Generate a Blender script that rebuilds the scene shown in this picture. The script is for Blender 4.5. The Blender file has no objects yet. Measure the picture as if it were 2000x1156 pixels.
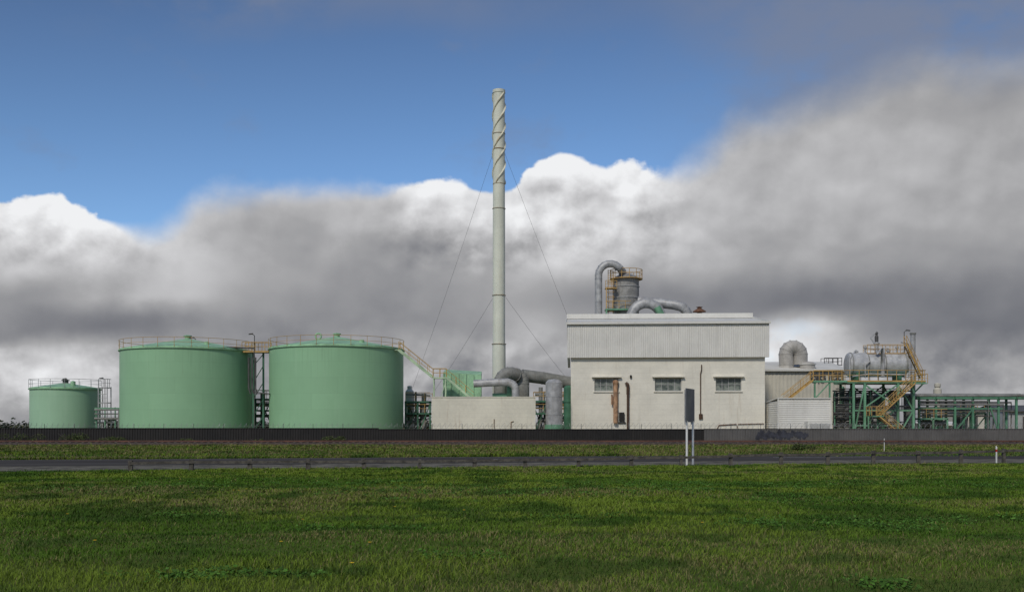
import bpy, math, random
import numpy as np
from mathutils import Vector, Matrix
random.seed(4); rng=np.random.default_rng(7)
F=1944.0; CH=1.9; HY=829.0
SC=bpy.context.scene; COL=SC.collection
def W(px,py,d):  # survey measurement -> world metres at depth d
    return Vector(((px-1000)*d/F, d, CH+(HY-py)*d/F))
def V(x,y,z): return Vector((x,y,z))
# ------------------------------------------------------------------ node helpers
class NT:
    def __init__(s,tree): s.t=tree; s.n=tree.nodes; s.l=tree.links
    def set(s,inp,val):
        if isinstance(val,bpy.types.NodeSocket): s.l.new(val,inp)
        elif val is not None: inp.default_value=val
    def m(s,op,a,b=None,c=None,clamp=False):
        nd=s.n.new('ShaderNodeMath'); nd.operation=op; nd.use_clamp=clamp
        s.set(nd.inputs[0],a)
        if b is not None: s.set(nd.inputs[1],b)
        if c is not None: s.set(nd.inputs[2],c)
        return nd.outputs[0]
    def vm(s,op,a,b=None):
        nd=s.n.new('ShaderNodeVectorMath'); nd.operation=op
        s.set(nd.inputs[0],a)
        if b is not None: s.set(nd.inputs[1],b)
        return nd.outputs[0]
    def sep(s,v):
        nd=s.n.new('ShaderNodeSeparateXYZ'); s.set(nd.inputs[0],v); return nd.outputs
    def comb(s,x,y,z):
        nd=s.n.new('ShaderNodeCombineXYZ')
        for i,q in enumerate((x,y,z)): s.set(nd.inputs[i],q)
        return nd.outputs[0]
    def noise(s,vec,scale,detail=4,rough=.5,dist=0):
        nd=s.n.new('ShaderNodeTexNoise'); s.set(nd.inputs['Vector'],vec)
        nd.inputs['Scale'].default_value=scale; nd.inputs['Detail'].default_value=detail
        nd.inputs['Roughness'].default_value=rough; nd.inputs['Distortion'].default_value=dist
        return nd.outputs[0]
    def smooth(s,x,a,b,o0=0.0,o1=1.0):
        nd=s.n.new('ShaderNodeMapRange'); nd.interpolation_type='SMOOTHSTEP'
        s.set(nd.inputs[0],x); s.set(nd.inputs[1],a); s.set(nd.inputs[2],b); s.set(nd.inputs[3],o0); s.set(nd.inputs[4],o1)
        return nd.outputs[0]
    def mix(s,f,a,b,mode='MIX'):
        nd=s.n.new('ShaderNodeMix'); nd.data_type='RGBA'; nd.blend_type=mode
        s.set(nd.inputs[0],f)
        for i,q in ((6,a),(7,b)):
            if isinstance(q,tuple): nd.inputs[i].default_value=(q[0],q[1],q[2],1)
            else: s.set(nd.inputs[i],q)
        return nd.outputs[2]
    def fmix(s,f,a,b):
        nd=s.n.new('ShaderNodeMix'); nd.data_type='FLOAT'
        s.set(nd.inputs[0],f); s.set(nd.inputs[2],a); s.set(nd.inputs[3],b); return nd.outputs[0]
    def curve(s,x,pts):
        nd=s.n.new('ShaderNodeFloatCurve'); s.set(nd.inputs[1],x)
        c=nd.mapping.curves[0]
        pts=sorted(pts)
        if pts[0][0]>0: pts=[(0,pts[0][1])]+pts
        if pts[-1][0]<1: pts=pts+[(1,pts[-1][1])]
        c.points[0].location=pts[0]; c.points[1].location=pts[-1]
        for p in pts[1:-1]: c.points.new(p[0],p[1])
        for p in c.points: p.handle_type='AUTO_CLAMPED'
        nd.mapping.update(); return nd.outputs[0]
    def ramp(s,x,keys):
        nd=s.n.new('ShaderNodeValToRGB'); s.set(nd.inputs[0],x); e=nd.color_ramp.elements
        e[0].position=keys[0][0]; e[0].color=(*keys[0][1],1); e[1].position=keys[-1][0]; e[1].color=(*keys[-1][1],1)
        for k in keys[1:-1]:
            q=e.new(k[0]); q.color=(*k[1],1)
        return nd.outputs[0]
def lin(r,g,b):
    f=lambda c:(c/255/12.92) if c<=10 else ((c/255+.055)/1.055)**2.4
    return (f(r),f(g),f(b))
# ------------------------------------------------------------------ materials
def newmat(name):
    m=bpy.data.materials.new(name); m.use_nodes=True
    nt=NT(m.node_tree); return m,nt,m.node_tree.nodes['Principled BSDF']
def paint(name,col,rough=.55,metal=0.0,var=.18,scale=.8,streak=None,samt=.5,sth=(.52,.72),bump=.02,lines=None,lamt=.25,spec=.4):
    m,nt,b=newmat(name)
    pos=nt.n.new('ShaderNodeNewGeometry').outputs['Position']
    n1=nt.noise(pos,scale,4,.6); n2=nt.noise(pos,scale*9,3,.6)
    d=tuple(c*(1-var*1.6) for c in col); l=tuple(min(1,c*(1+var)) for c in col)
    f=nt.m('ADD',nt.m('MULTIPLY',n1,.7),nt.m('MULTIPLY',n2,.3))
    c=nt.mix(nt.smooth(f,.33,.67),d,l)
    if streak:
        v=nt.vm('MULTIPLY',pos,(2.2,2.2,.18)); s=nt.noise(v,1.0,4,.65)
        k=nt.m('MULTIPLY',nt.smooth(s,sth[0],sth[1]),samt)
        c=nt.mix(k,c,streak)
    if lines:
        z=nt.sep(pos)[2]; fr=nt.m('FRACT',nt.m('DIVIDE',z,lines))
        k=nt.m('MULTIPLY',nt.m('LESS_THAN',fr,.1),lamt); c=nt.mix(k,c,tuple(q*.45 for q in col))
    nt.l.new(c,b.inputs['Base Color']); b.inputs['Metallic'].default_value=metal
    b.inputs['Specular IOR Level'].default_value=spec
    nt.l.new(nt.smooth(n1,.3,.7,max(.05,rough-.12),min(1,rough+.12)),b.inputs['Roughness'])
    if bump:
        bp=nt.n.new('ShaderNodeBump'); bp.inputs['Strength'].default_value=.5; bp.inputs['Distance'].default_value=bump
        nt.l.new(n2,bp.inputs['Height']); nt.l.new(bp.outputs[0],b.inputs['Normal'])
    return m
def tank_mat(name,col,R):
    m,nt,b=newmat(name)
    tc=nt.n.new('ShaderNodeTexCoord').outputs['Object']; s=nt.sep(tc)
    u=nt.m('MULTIPLY',nt.m('ARCTAN2',s[1],s[0]),R)
    vec=nt.comb(nt.m('ADD',u,60),s[2],0)
    br=nt.n.new('ShaderNodeTexBrick'); nt.l.new(vec,br.inputs['Vector'])
    br.inputs['Color1'].default_value=(*[c*1.03 for c in col],1); br.inputs['Color2'].default_value=(*[c*.97 for c in col],1)
    br.inputs['Mortar'].default_value=(*[c*.8 for c in col],1)
    br.inputs['Scale'].default_value=1; br.inputs['Mortar Size'].default_value=.012; br.inputs['Mortar Smooth'].default_value=.5
    br.inputs['Brick Width'].default_value=6.1; br.inputs['Row Height'].default_value=1.83
    pos=tc
    n1=nt.noise(pos,.35,5,.6); n3=nt.noise(nt.vm('MULTIPLY',pos,(1.6,1.6,.1)),1,5,.7)
    c=nt.mix(nt.smooth(n1,.35,.7,0,.22),br.outputs[0],tuple(q*.78 for q in col))
    c=nt.mix(nt.smooth(n3,.5,.75,0,.35),c,(col[0]*1.25,col[1]*1.1,col[2]*1.2))
    n4=nt.noise(nt.vm('MULTIPLY',pos,(3.,3.,.22)),1,4,.7)
    c=nt.mix(nt.smooth(n4,.64,.8,0,.28),c,(.24,.25,.15))
    top=nt.m('MULTIPLY',nt.smooth(s[2],6,11,0,.5),nt.smooth(nt.noise(nt.vm('MULTIPLY',pos,(4.,4.,.12)),1,4,.7),.5,.7))
    c=nt.mix(top,c,tuple(q*.72 for q in col))
    nt.l.new(c,b.inputs['Base Color']); b.inputs['Roughness'].default_value=.5; b.inputs['Specular IOR Level'].default_value=.3
    bp=nt.n.new('ShaderNodeBump'); bp.inputs['Distance'].default_value=.04; bp.inputs['Strength'].default_value=.3
    nt.l.new(nt.m('ADD',n1,nt.m('MULTIPLY',br.outputs[1],-.25)),bp.inputs['Height']); nt.l.new(bp.outputs[0],b.inputs['Normal'])
    return m
GREEN=(.285,.50,.295)
M={}
M['green']=paint('green_paint',(.31,.53,.32),streak=(.2,.24,.14),samt=.35)
M['greenm']=paint('mid_green_paint',(.15,.33,.20),streak=(.12,.11,.07),samt=.4)
M['greend']=paint('dark_green_paint',(.06,.17,.10),streak=(.05,.05,.03),samt=.4)
M['greenp']=paint('pale_green_paint',(.42,.55,.36),streak=(.27,.24,.14),samt=.35)
M['white']=paint('white_render',(.76,.725,.62),rough=.8,var=.06,scale=.5,streak=(.48,.40,.29),samt=.45,sth=(.55,.8),lines=.6,lamt=.12)
M['block']=paint('white_block',(.73,.695,.57),rough=.85,var=.07,scale=.5,streak=(.40,.27,.17),samt=.5,sth=(.56,.78),lines=.45,lamt=.10)
M['clad']=paint('white_cladding',(.70,.685,.63),rough=.6,var=.05,scale=.4,streak=(.48,.46,.41),samt=.35)
M['roof']=paint('roof_sheet',(.66,.65,.60),rough=.7,var=.06,scale=.4,streak=(.48,.46,.42),samt=.3)
M['stack']=paint('stack_paint',(.68,.69,.58),rough=.55,var=.05,scale=.5,streak=(.48,.44,.32),samt=.35)
M['yellow']=paint('yellow_paint',(.52,.33,.11),rough=.5,var=.15,streak=(.30,.15,.06),samt=.5)
M['rust']=paint('rust',(.17,.085,.05),rough=.9,var=.4,scale=3,bump=.03)
M['steel']=paint('galvanised',(.42,.42,.415),rough=.5,metal=.2,var=.18,scale=1.5,streak=(.26,.24,.21),samt=.55)
M['bright']=paint('bright_silver',(.52,.52,.51),rough=.45,metal=.25,var=.14,scale=1.5,streak=(.34,.32,.29),samt=.5)
M['grey']=paint('grey_duct',(.24,.24,.22),rough=.65,metal=.05,var=.2,scale=1.2,streak=(.15,.125,.09),samt=.5)
M['greyd']=paint('dark_steel',(.10,.10,.098),rough=.6,metal=.2,var=.25,scale=1.5,streak=(.1,.06,.04),samt=.5)
M['black']=paint('black_iron',(.02,.018,.016),rough=.7,var=.3)
M['blue']=paint('graffiti_paint',(.048,.05,.064),rough=.7,var=.4,scale=2)
M['brown']=paint('brown_pipe',(.09,.05,.03),rough=.8,var=.3,scale=3)
M['wood']=paint('weathered_wood',(.10,.09,.075),rough=.95,var=.35,scale=4,bump=.02)
M['postw']=paint('white_post',(.72,.71,.68),rough=.5,var=.05,streak=(.4,.38,.33),samt=.3)
M['fenced']=paint('dark_fence',(.018,.0165,.0155),rough=.7,var=.3,scale=.25,streak=(.035,.031,.028),samt=.5)
M['fenceg']=paint('grey_fence',(.115,.11,.105),rough=.6,var=.15,scale=.25,streak=(.07,.065,.06),samt=.6)
M['signback']=paint('sign_aluminium',(.16,.165,.18),rough=.45,metal=.2,var=.12)
M['wire']=paint('razor_wire',(.36,.36,.35),rough=.45,metal=.3,bump=0)
M['rail']=paint('rusty_rail',(.12,.055,.035),rough=.7,var=.3)
M['ballast']=paint('ballast',(.085,.06,.045),rough=1,var=.5,scale=4,bump=.05)
M['gravel']=paint('gravel',(.15,.14,.115),rough=1,var=.4,scale=1.2,bump=.03,spec=.05)
M['red']=paint('red_reflector',(.45,.03,.02),rough=.4,bump=0)
M['beige']=paint('beige_wall',(.58,.55,.46),rough=.8,var=.08,streak=(.4,.36,.3),samt=.4)
M['ductp']=paint('pale_insulation',(.46,.44,.40),rough=.6,var=.14,metal=.05,streak=(.30,.28,.24),samt=.5)
M['greywall']=paint('grey_cladding',(.40,.40,.385),rough=.6,var=.1,streak=(.25,.23,.21),samt=.4)
M['paintline']=paint('line_paint',(.5,.49,.46),rough=.8,var=.3,scale=3)
def glassmat():
    m,nt,b=newmat('window_glass')
    pos=nt.n.new('ShaderNodeNewGeometry').outputs['Position']
    n=nt.noise(nt.vm('MULTIPLY',pos,(1,1,1.4)),1.1,3,.6)
    nt.l.new(nt.mix(nt.smooth(n,.4,.6),(.09,.11,.10),(.25,.275,.24)),b.inputs['Base Color'])
    b.inputs['Roughness'].default_value=.15; return m
M['glass']=glassmat()
# ------------------------------------------------------------------ mesh builder
class MB:
    def __init__(s,mat=None): s.v=[]; s.f=[]; s.sm=[]; s.M=mat; s.marks=[]
    def mark(s): s.marks.append((len(s.v),len(s.f)))   # start a separate piece
    def add(s,vs,fs,smooth=False):
        o=len(s.v)
        for p in vs:
            p=Vector(p)
            if s.M: p=s.M@p
            s.v.append(tuple(p))
        for f in fs: s.f.append(tuple(i+o for i in f)); s.sm.append(smooth)
    def box(s,a,b):
        x0,y0,z0=a; x1,y1,z1=b
        s.add([(x0,y0,z0),(x1,y0,z0),(x1,y1,z0),(x0,y1,z0),(x0,y0,z1),(x1,y0,z1),(x1,y1,z1),(x0,y1,z1)],
          [(0,3,2,1),(4,5,6,7),(0,1,5,4),(1,2,6,5),(2,3,7,6),(3,0,4,7)])
    def beam(s,p,q,w=.15,h=.15):
        p=Vector(p);q=Vector(q);a=(q-p).normalized()
        sd=a.cross(V(0,0,1))
        if sd.length<.01: sd=V(1,0,0)
        sd.normalize(); up=sd.cross(a).normalized(); sd=sd*w/2; up=up*h/2
        vs=[p-sd-up,p+sd-up,p+sd+up,p-sd+up,q-sd-up,q+sd-up,q+sd+up,q-sd+up]
        s.add(vs,[(0,1,2,3),(7,6,5,4),(0,4,5,1),(1,5,6,2),(2,6,7,3),(3,7,4,0)])
    def tube(s,pts,r,n=8,caps=True,closed=False,smooth=True):
        pts=[Vector(p) for p in pts]; k=len(pts); 
        rs=r if isinstance(r,(list,tuple)) else [r]*k
        vs=[]; nv=None
        for i,p in enumerate(pts):
            if closed: t=pts[(i+1)%k]-pts[i-1]
            else: t=pts[min(i+1,k-1)]-pts[max(i-1,0)]
            t.normalize()
            if nv is None:
                nv=t.orthogonal().normalized() if abs(t.z)<.99 else V(1,0,0)
            nv=(nv-t*nv.dot(t)).normalized(); bv=t.cross(nv)
            for j in range(n):
                a=2*math.pi*j/n; vs.append(p+(nv*math.cos(a)+bv*math.sin(a))*rs[i])
        fs=[]
        for i in range(k if closed else k-1):
            i2=(i+1)%k
            for j in range(n):
                j2=(j+1)%n; fs.append((i*n+j,i*n+j2,i2*n+j2,i2*n+j))
        s.add(vs,fs,smooth)
        if caps and not closed:
            s.add([vs[j] for j in range(n)],[tuple(range(n))[::-1]])
            s.add([vs[(k-1)*n+j] for j in range(n)],[tuple(range(n))])
    def lathe(s,c,prof,n=48,smooth=True,ax=None):
        cx,cy=c
        for (r0,z0),(r1,z1) in zip(prof[:-1],prof[1:]):
            vs=[];
            for r,z in ((r0,z0),(r1,z1)):
                for j in range(n):
                    a=2*math.pi*j/n
                    if ax is None: vs.append((cx+r*math.cos(a),cy+r*math.sin(a),z))
                    else: vs.append((z,cx+r*math.cos(a),cy+r*math.sin(a)))
            fs=[(j,(j+1)%n,n+(j+1)%n,n+j) for j in range(n)]
            s.add(vs,fs,smooth)
    def corr(s,o,u,w,vv,l,nrm,pitch=.3,amp=.05,trap=True):
        o=Vector(o);u=Vector(u).normalized();vv=Vector(vv).normalized();nrm=Vector(nrm).normalized()
        pr=[]; n=max(1,int(round(w/pitch))); p=w/n
        for i in range(n):
            for fx,h in ((0,0),(.35,0),(.5,1),(.85,1)): pr.append(((i+fx)*p,h*amp))
        pr.append((w,0)); vs=[]
        for x,h in pr: vs+= [o+u*x+nrm*h,o+u*x+nrm*h+vv*l]
        s.add(vs,[(2*i,2*i+2,2*i+3,2*i+1) for i in range(len(pr)-1)])
    def railing(s,pts,h=1.05,sp=1.6,r=.035,closed=False,mid=True):
        pts=[Vector(p) for p in pts]
        up=V(0,0,h); P=pts+([pts[0]] if closed else [])
        s.tube([p+up for p in P],r,5,caps=False)
        if mid: s.tube([p+up*.52 for p in P],r*.8,4,caps=False)
        acc=0; s.tube([P[0],P[0]+up],r,5)
        for a,b in zip(P[:-1],P[1:]):
            L=(b-a).length; t=sp-acc
            while t<=L+1e-4:
                q=a+(b-a)*(t/L); s.tube([q,q+up],r,5); t+=sp
            acc=(acc+L)%sp
def obj(mb,name,mat,loc=(0,0,0),parent=None,**props):
    if isinstance(mat,str): mat=M[mat]
    mk=[m for m in mb.marks if m[0]<len(mb.v)]
    if mk:
        if mk[0]!=(0,0): mk=[(0,0)]+mk
        mk.append((len(mb.v),len(mb.f))); last=None
        for a,b in zip(mk[:-1],mk[1:]):
            if a==b: continue
            sub=MB(); sub.v=mb.v[a[0]:b[0]]; sub.f=[tuple(i-a[0] for i in f) for f in mb.f[a[1]:b[1]]]; sub.sm=mb.sm[a[1]:b[1]]
            last=obj(sub,name,mat,loc,parent,**props)
        return last
    me=bpy.data.meshes.new(name); loc=Vector(loc)
    base=loc if parent is None else parent['_o'] if '_o' in parent else Vector((0,0,0))
    base=Vector(base)
    me.from_pydata([tuple(Vector(v)-base) for v in mb.v],[],mb.f)
    me.polygons.foreach_set('use_smooth',mb.sm); me.materials.append(mat); me.update()
    o=bpy.data.objects.new(name,me); COL.objects.link(o)
    if parent is None: o.location=loc
    else: o.parent=parent
    o['_o']=tuple(base)
    for k,v in props.items(): o[k]=v
    return o
def thing(name,loc,label,category,**kw):
    o=bpy.data.objects.new(name,None); COL.objects.link(o); o.location=Vector(loc); o.empty_display_size=.3
    o['_o']=tuple(Vector(loc)); o['label']=label; o['category']=category
    for k,v in kw.items(): o[k]=v
    return o
def stair(mb_s,mb_r,top,bot,w=.9,h=1.0,rr=.035,sw=.2):
    mb_s.mark(); mb_r.mark()
    top=Vector(top);bot=Vector(bot); run=(bot-top); hd=V(run.x,run.y,0).normalized(); sd=V(-hd.y,hd.x,0)*w/2
    for sg in (-1,1):
        mb_s.beam(top+sd*sg,bot+sd*sg,.07,sw)
    n=max(3,int(abs(run.z)/.22))
    for i in range(1,n):
        p=top+run*(i/n); mb_s.beam(p-sd,p+sd,.24,.04)
    for sg in (-1,1):
        if sg==1: mb_r.mark()
        mb_r.railing([top+sd*sg,bot+sd*sg],h=h,sp=1.5,r=rr)
# ------------------------------------------------------------------ camera
cam=bpy.data.cameras.new('camera'); co=bpy.data.objects.new('camera',cam); COL.objects.link(co)
co.location=(0,0,CH); co.rotation_euler=(math.radians(90),0,0); cam.sensor_width=36; cam.lens=F/2000*36
cam.shift_y=(HY-578)/2000; cam.clip_end=8000; cam.clip_start=.1; SC.camera=co
# ------------------------------------------------------------------ light
EL=math.radians(42); AZ=math.radians(203)
sd=V(math.sin(AZ)*math.cos(EL),math.cos(AZ)*math.cos(EL),math.sin(EL))
sun=bpy.data.lights.new('sun','SUN'); sun.energy=2.0; sun.angle=math.radians(7); sun.color=(1,.94,.84)
so=bpy.data.objects.new('sun',sun); COL.objects.link(so); so.rotation_euler=sd.to_track_quat('Z','Y').to_euler(); so.location=(0,0,60)
SC.view_settings.view_transform='Standard'
try: SC.view_settings.look='None'
except: pass
SC.view_settings.exposure=0
wd=bpy.data.worlds.new('World'); SC.world=wd; wd.use_nodes=True
try: wd.cycles.sampling_method='MANUAL'; wd.cycles.sample_map_resolution=256
except: pass
nt=NT(wd.node_tree)
for n in list(nt.n): nt.n.remove(n)
out=nt.n.new('ShaderNodeOutputWorld')
sky=nt.n.new('ShaderNodeTexSky'); sky.sky_type='NISHITA'; sky.sun_disc=False; sky.sun_elevation=EL; sky.sun_rotation=AZ
sky.air_density=1.0; sky.dust_density=.4; sky.ozone_density=3
gen=nt.n.new('ShaderNodeTexCoord').outputs['Generated']
dr=nt.vm('NORMALIZE',gen); x,y,z=nt.sep(dr)
az=nt.m('ARCTAN2',x,y)
hyp=nt.m('SQRT',nt.m('ADD',nt.m('MULTIPLY',x,x),nt.m('MULTIPLY',y,y)))
q=nt.m('DIVIDE',nt.m('DIVIDE',z,nt.m('MAXIMUM',hyp,.02)),nt.m('MAXIMUM',nt.m('COSINE',az),.6))
P3=nt.vm('MULTIPLY',dr,(1,1,1.2))
def fx(px): return (math.atan((px-1000)/F)+.7)/1.4
def fq(py): return (HY-py)/F
N1=nt.noise(P3,7,8,.54)
N1s=nt.noise(P3,7,3,.5)
N2=nt.noise(nt.vm('ADD',P3,(3.1,1.7,.6)),4.0,4,.5)
N1b=nt.noise(nt.vm('ADD',P3,(-.013,-.004,.022)),7,3,.5)
P4=nt.vm('ADD',P3,(.7,5.7,.6))
N3=nt.noise(P4,23,5,.55); N3b=nt.noise(nt.vm('ADD',P4,(-.005,-.001,.009)),23,5,.55)
vo=nt.n.new('ShaderNodeTexVoronoi'); vo.feature='F1'; nt.l.new(nt.vm('ADD',P3,nt.vm('MULTIPLY',nt.comb(N1,N3,N3),(.09,.05,.05))),vo.inputs['Vector']); vo.inputs['Scale'].default_value=24
VB=vo.outputs['Distance']
fa=nt.m('DIVIDE',nt.m('ADD',az,.7),1.4)
edge=[(0,378),(90,375),(145,405),(200,435),(270,442),(330,425),(400,382),(500,370),(620,366),(720,370),(800,356),(880,347),(950,362),(1000,345),(1045,310),(1100,288),(1170,301),(1235,311),(1285,345),(1330,340),(1390,300),(1440,250),(1540,215),(1640,175),(1740,135),(1820,118),(1900,130),(2000,128)]
T=nt.m('MULTIPLY',nt.curve(fa,[(fx(a),fq(b)*2) for a,b in edge]),.5)
S=nt.m('MULTIPLY',nt.curve(fa,[(fx(a),b) for a,b in [(0,.07),(200,.09),(320,.5),(600,.45),(780,.2),(850,.08),(1260,.09),(1350,.7),(2000,.85)]]),.04)
E=nt.curve(fa,[(fx(a),b) for a,b in [(0,.95),(200,.95),(330,.35),(600,.12),(800,.55),(900,.9),(1240,.9),(1350,.3),(1500,.15),(2000,.1)]])
tp=nt.m('MULTIPLY',E,nt.smooth(q,fq(560),fq(470)))   # texture only where the cumulus is crisp
dd=nt.m('SUBTRACT',T,q)
dd=nt.m('ADD',dd,nt.m('MULTIPLY',nt.m('SUBTRACT',N1,.5),.055))
dd=nt.m('ADD',dd,nt.m('MULTIPLY',nt.m('SUBTRACT',N3,.5),.024))
dd=nt.m('ADD',dd,nt.m('MULTIPLY',nt.m('MULTIPLY',nt.m('SUBTRACT',.42,VB),.020),E))
mask=nt.smooth(dd,nt.m('MULTIPLY',S,-1),S)
azw=nt.m('ADD',fa,nt.m('ADD',nt.m('MULTIPLY',nt.m('SUBTRACT',N1,.5),.075),nt.m('MULTIPLY',nt.m('SUBTRACT',N3,.5),.012)))
qw=nt.m('ADD',q,nt.m('ADD',nt.m('MULTIPLY',nt.m('SUBTRACT',N2,.5),.045),nt.m('MULTIPLY',nt.m('SUBTRACT',N1,.5),.035)))
rows=[(829,[(0,.64),(200,.62),(1000,.6),(2000,.56)]),
(790,[(0,.62),(200,.70),(500,.62),(1000,.64),(1500,.64),(1800,.54),(2000,.54)]),
(735,[(0,.74),(60,.82),(200,.78),(400,.62),(800,.62),(1000,.66),(1300,.62),(1550,.76),(1700,.66),(1850,.56),(2000,.60)]),
(692,[(0,.78),(60,.76),(200,.70),(280,.58),(400,.56),(800,.58),(1000,.68),(1300,.60),(1540,.88),(1660,.76),(1850,.54),(2000,.52)]),
(645,[(0,.49),(200,.47),(400,.52),(600,.52),(800,.54),(900,.56),(1040,.69),(1110,.65),(1300,.53),(1460,.54),(1560,.84),(1640,.74),(1750,.50),(1900,.46),(2000,.46)]),
(590,[(0,.58),(150,.64),(350,.74),(440,.66),(600,.56),(800,.58),(1000,.63),(1100,.58),(1250,.54),(1400,.49),(1600,.45),(1800,.46),(2000,.47)]),
(505,[(0,.80),(150,.80),(300,.80),(400,.73),(500,.65),(650,.62),(800,.65),(950,.71),(1100,.75),(1300,.71),(1500,.66),(1800,.60),(2000,.57)]),
(425,[(0,.92),(120,.92),(260,.86),(400,.73),(550,.67),(700,.67),(850,.74),(950,.81),(1050,.85),(1150,.85),(1300,.76),(1500,.71),(1800,.68),(2000,.64)]),
(330,[(0,.94),(1000,.88),(1100,.93),(1200,.91),(1350,.73),(1500,.70),(1800,.69),(2000,.65)]),
(180,[(0,.7),(1000,.7),(1500,.63),(1800,.65),(2000,.61)])]
L=None; pq=None
for py,pts in rows:
    c=nt.curve(azw,[(fx(a),b) for a,b in pts])
    if L is None: L=c
    else: L=nt.fmix(nt.smooth(qw,pq,fq(py)),L,c)
    pq=fq(py)
low=nt.m('MULTIPLY',nt.smooth(q,.05,.11,1,0),1.0)
emb=nt.m('ADD',nt.m('ADD',nt.m('MULTIPLY',tp,.75),.24),nt.m('MULTIPLY',low,.6))
L=nt.m('ADD',L,nt.m('MULTIPLY',nt.m('SUBTRACT',N1s,N1b),emb))
L=nt.m('ADD',L,nt.m('MULTIPLY',nt.m('SUBTRACT',N3,N3b),nt.m('ADD',nt.m('MULTIPLY',tp,.5),nt.m('ADD',.05,nt.m('MULTIPLY',low,.4)))))
L=nt.m('ADD',L,nt.m('MULTIPLY',nt.m('SUBTRACT',N1,.5),.12))
L=nt.m('ADD',L,nt.m('MULTIPLY',nt.m('MULTIPLY',nt.m('SUBTRACT',.4,VB),.14),tp))
L=nt.m('ADD',L,nt.m('MULTIPLY',nt.m('MULTIPLY',nt.smooth(dd,.0,.03,1,0),E),.12))
ccol=nt.ramp(L,[(.0,lin(62,67,78)),(.36,lin(96,99,108)),(.5,lin(130,131,136)),(.65,lin(164,164,166)),(.8,lin(205,205,207)),(.97,lin(240,241,243))])
hz=nt.curve(fa,[(fx(a),b) for a,b in [(0,.1),(200,.35),(330,.9),(480,.8),(700,.5),(900,.45),(1100,.25),(1350,.5),(1600,.8),(2000,.9)]])
hq=nt.fmix(nt.smooth(fa,fx(1150),fx(1550)),nt.smooth(nt.m('ADD',q,nt.m('MULTIPLY',nt.m('SUBTRACT',N1,.5),.06)),.375,.43),nt.smooth(q,.20,.40,.55,1))
hn=nt.smooth(nt.noise(nt.vm('MULTIPLY',dr,(1,1,1.8)),5,7,.58),.36,.62)
hm=nt.m('MULTIPLY',nt.m('MULTIPLY',hz,hq),hn)
# faint isolated wisps in the blue
wn=nt.noise(nt.vm('ADD',nt.vm('MULTIPLY',dr,(1,1,1.6)),(1.3,0,2.2)),8,7,.6)
hm=nt.m('MAXIMUM',hm,nt.m('MULTIPLY',nt.smooth(wn,.54,.72),.28))
lowb=nt.m('MULTIPLY',nt.smooth(nt.m('ADD',N2,nt.m('MULTIPLY',nt.m('SUBTRACT',N3,.5),.35)),.51,.60),nt.smooth(q,.05,.13,.6,0))
mask=nt.m('MULTIPLY',mask,nt.m('SUBTRACT',1,lowb))
skyc=nt.mix(1.0,sky.outputs[0],nt.ramp(nt.m('MULTIPLY',q,2),[(0,(1.0,1.0,1.1)),(.4,(.80,.96,1.14)),(.62,(.70,.83,.97)),(.9,(.60,.66,.76))]),'MULTIPLY')
b1=nt.n.new('ShaderNodeBackground'); nt.l.new(skyc,b1.inputs[0]); b1.inputs[1].default_value=.11
b2=nt.n.new('ShaderNodeBackground'); nt.l.new(ccol,b2.inputs[0]); b2.inputs[1].default_value=1
b3=nt.n.new('ShaderNodeBackground'); b3.inputs[0].default_value=(*lin(122,131,152),1); b3.inputs[1].default_value=1
ms1=nt.n.new('ShaderNodeMixShader'); nt.l.new(hm,ms1.inputs[0]); nt.l.new(b1.outputs[0],ms1.inputs[1]); nt.l.new(b3.outputs[0],ms1.inputs[2])
ms=nt.n.new('ShaderNodeMixShader'); nt.l.new(mask,ms.inputs[0]); nt.l.new(ms1.outputs[0],ms.inputs[1]); nt.l.new(b2.outputs[0],ms.inputs[2])
nt.l.new(ms.outputs[0],out.inputs[0])
# ------------------------------------------------------------------ terrain
_lat=rng.random((256,256))
def vnoise(x,y,s):
    x=np.asarray(x)*s+500.3; y=np.asarray(y)*s+500.7
    xi=np.floor(x).astype(int); yi=np.floor(y).astype(int); fx_=x-xi; fy_=y-yi
    fx_=fx_*fx_*(3-2*fx_); fy_=fy_*fy_*(3-2*fy_)
    g=lambda a,b:_lat[a%256,b%256]
    return (g(xi,yi)*(1-fx_)+g(xi+1,yi)*fx_)*(1-fy_)+(g(xi,yi+1)*(1-fx_)+g(xi+1,yi+1)*fx_)*fy_
def fbm(x,y,s,o=4):
    t=0;a=.5
    for i in range(o): t=t+a*vnoise(x,y,s*2**i+i*.013); a*=.5
    return t/(1-.5**o)
def roadnear(x): return 44.2+.2*x
def hgt(x,y):
    fade=np.clip((roadnear(np.clip(x,-80,80))-1.0-y)/4,0,1)
    return fade*((fbm(x,y,.22,3)-.5)*.24+(fbm(x,y,1.3,2)-.5)*.06)
xs=np.concatenate([np.array([-4000,-2000,-900,-400,-200,-120,-80]),np.arange(-60,60.1,.5),np.array([80,120,200,400,900,2000,4000])])
ys=np.concatenate([np.array([-3000,-1000,-300,-100,-30,-10]),np.arange(0,60.1,.5),np.array([65,75,90,120,160,250,500,1200,3000,7000])])
X,Y=np.meshgrid(xs,ys); Z=hgt(X,Y)
vs=np.stack([X,Y,Z],-1).reshape(-1,3); nx=len(xs)
fs=[(j*nx+i,j*nx+i+1,(j+1)*nx+i+1,(j+1)*nx+i) for j in range(len(ys)-1) for i in range(nx-1)]
g=MB(); g.v=[tuple(v) for v in vs]; g.f=fs; g.sm=[True]*len(fs)
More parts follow.
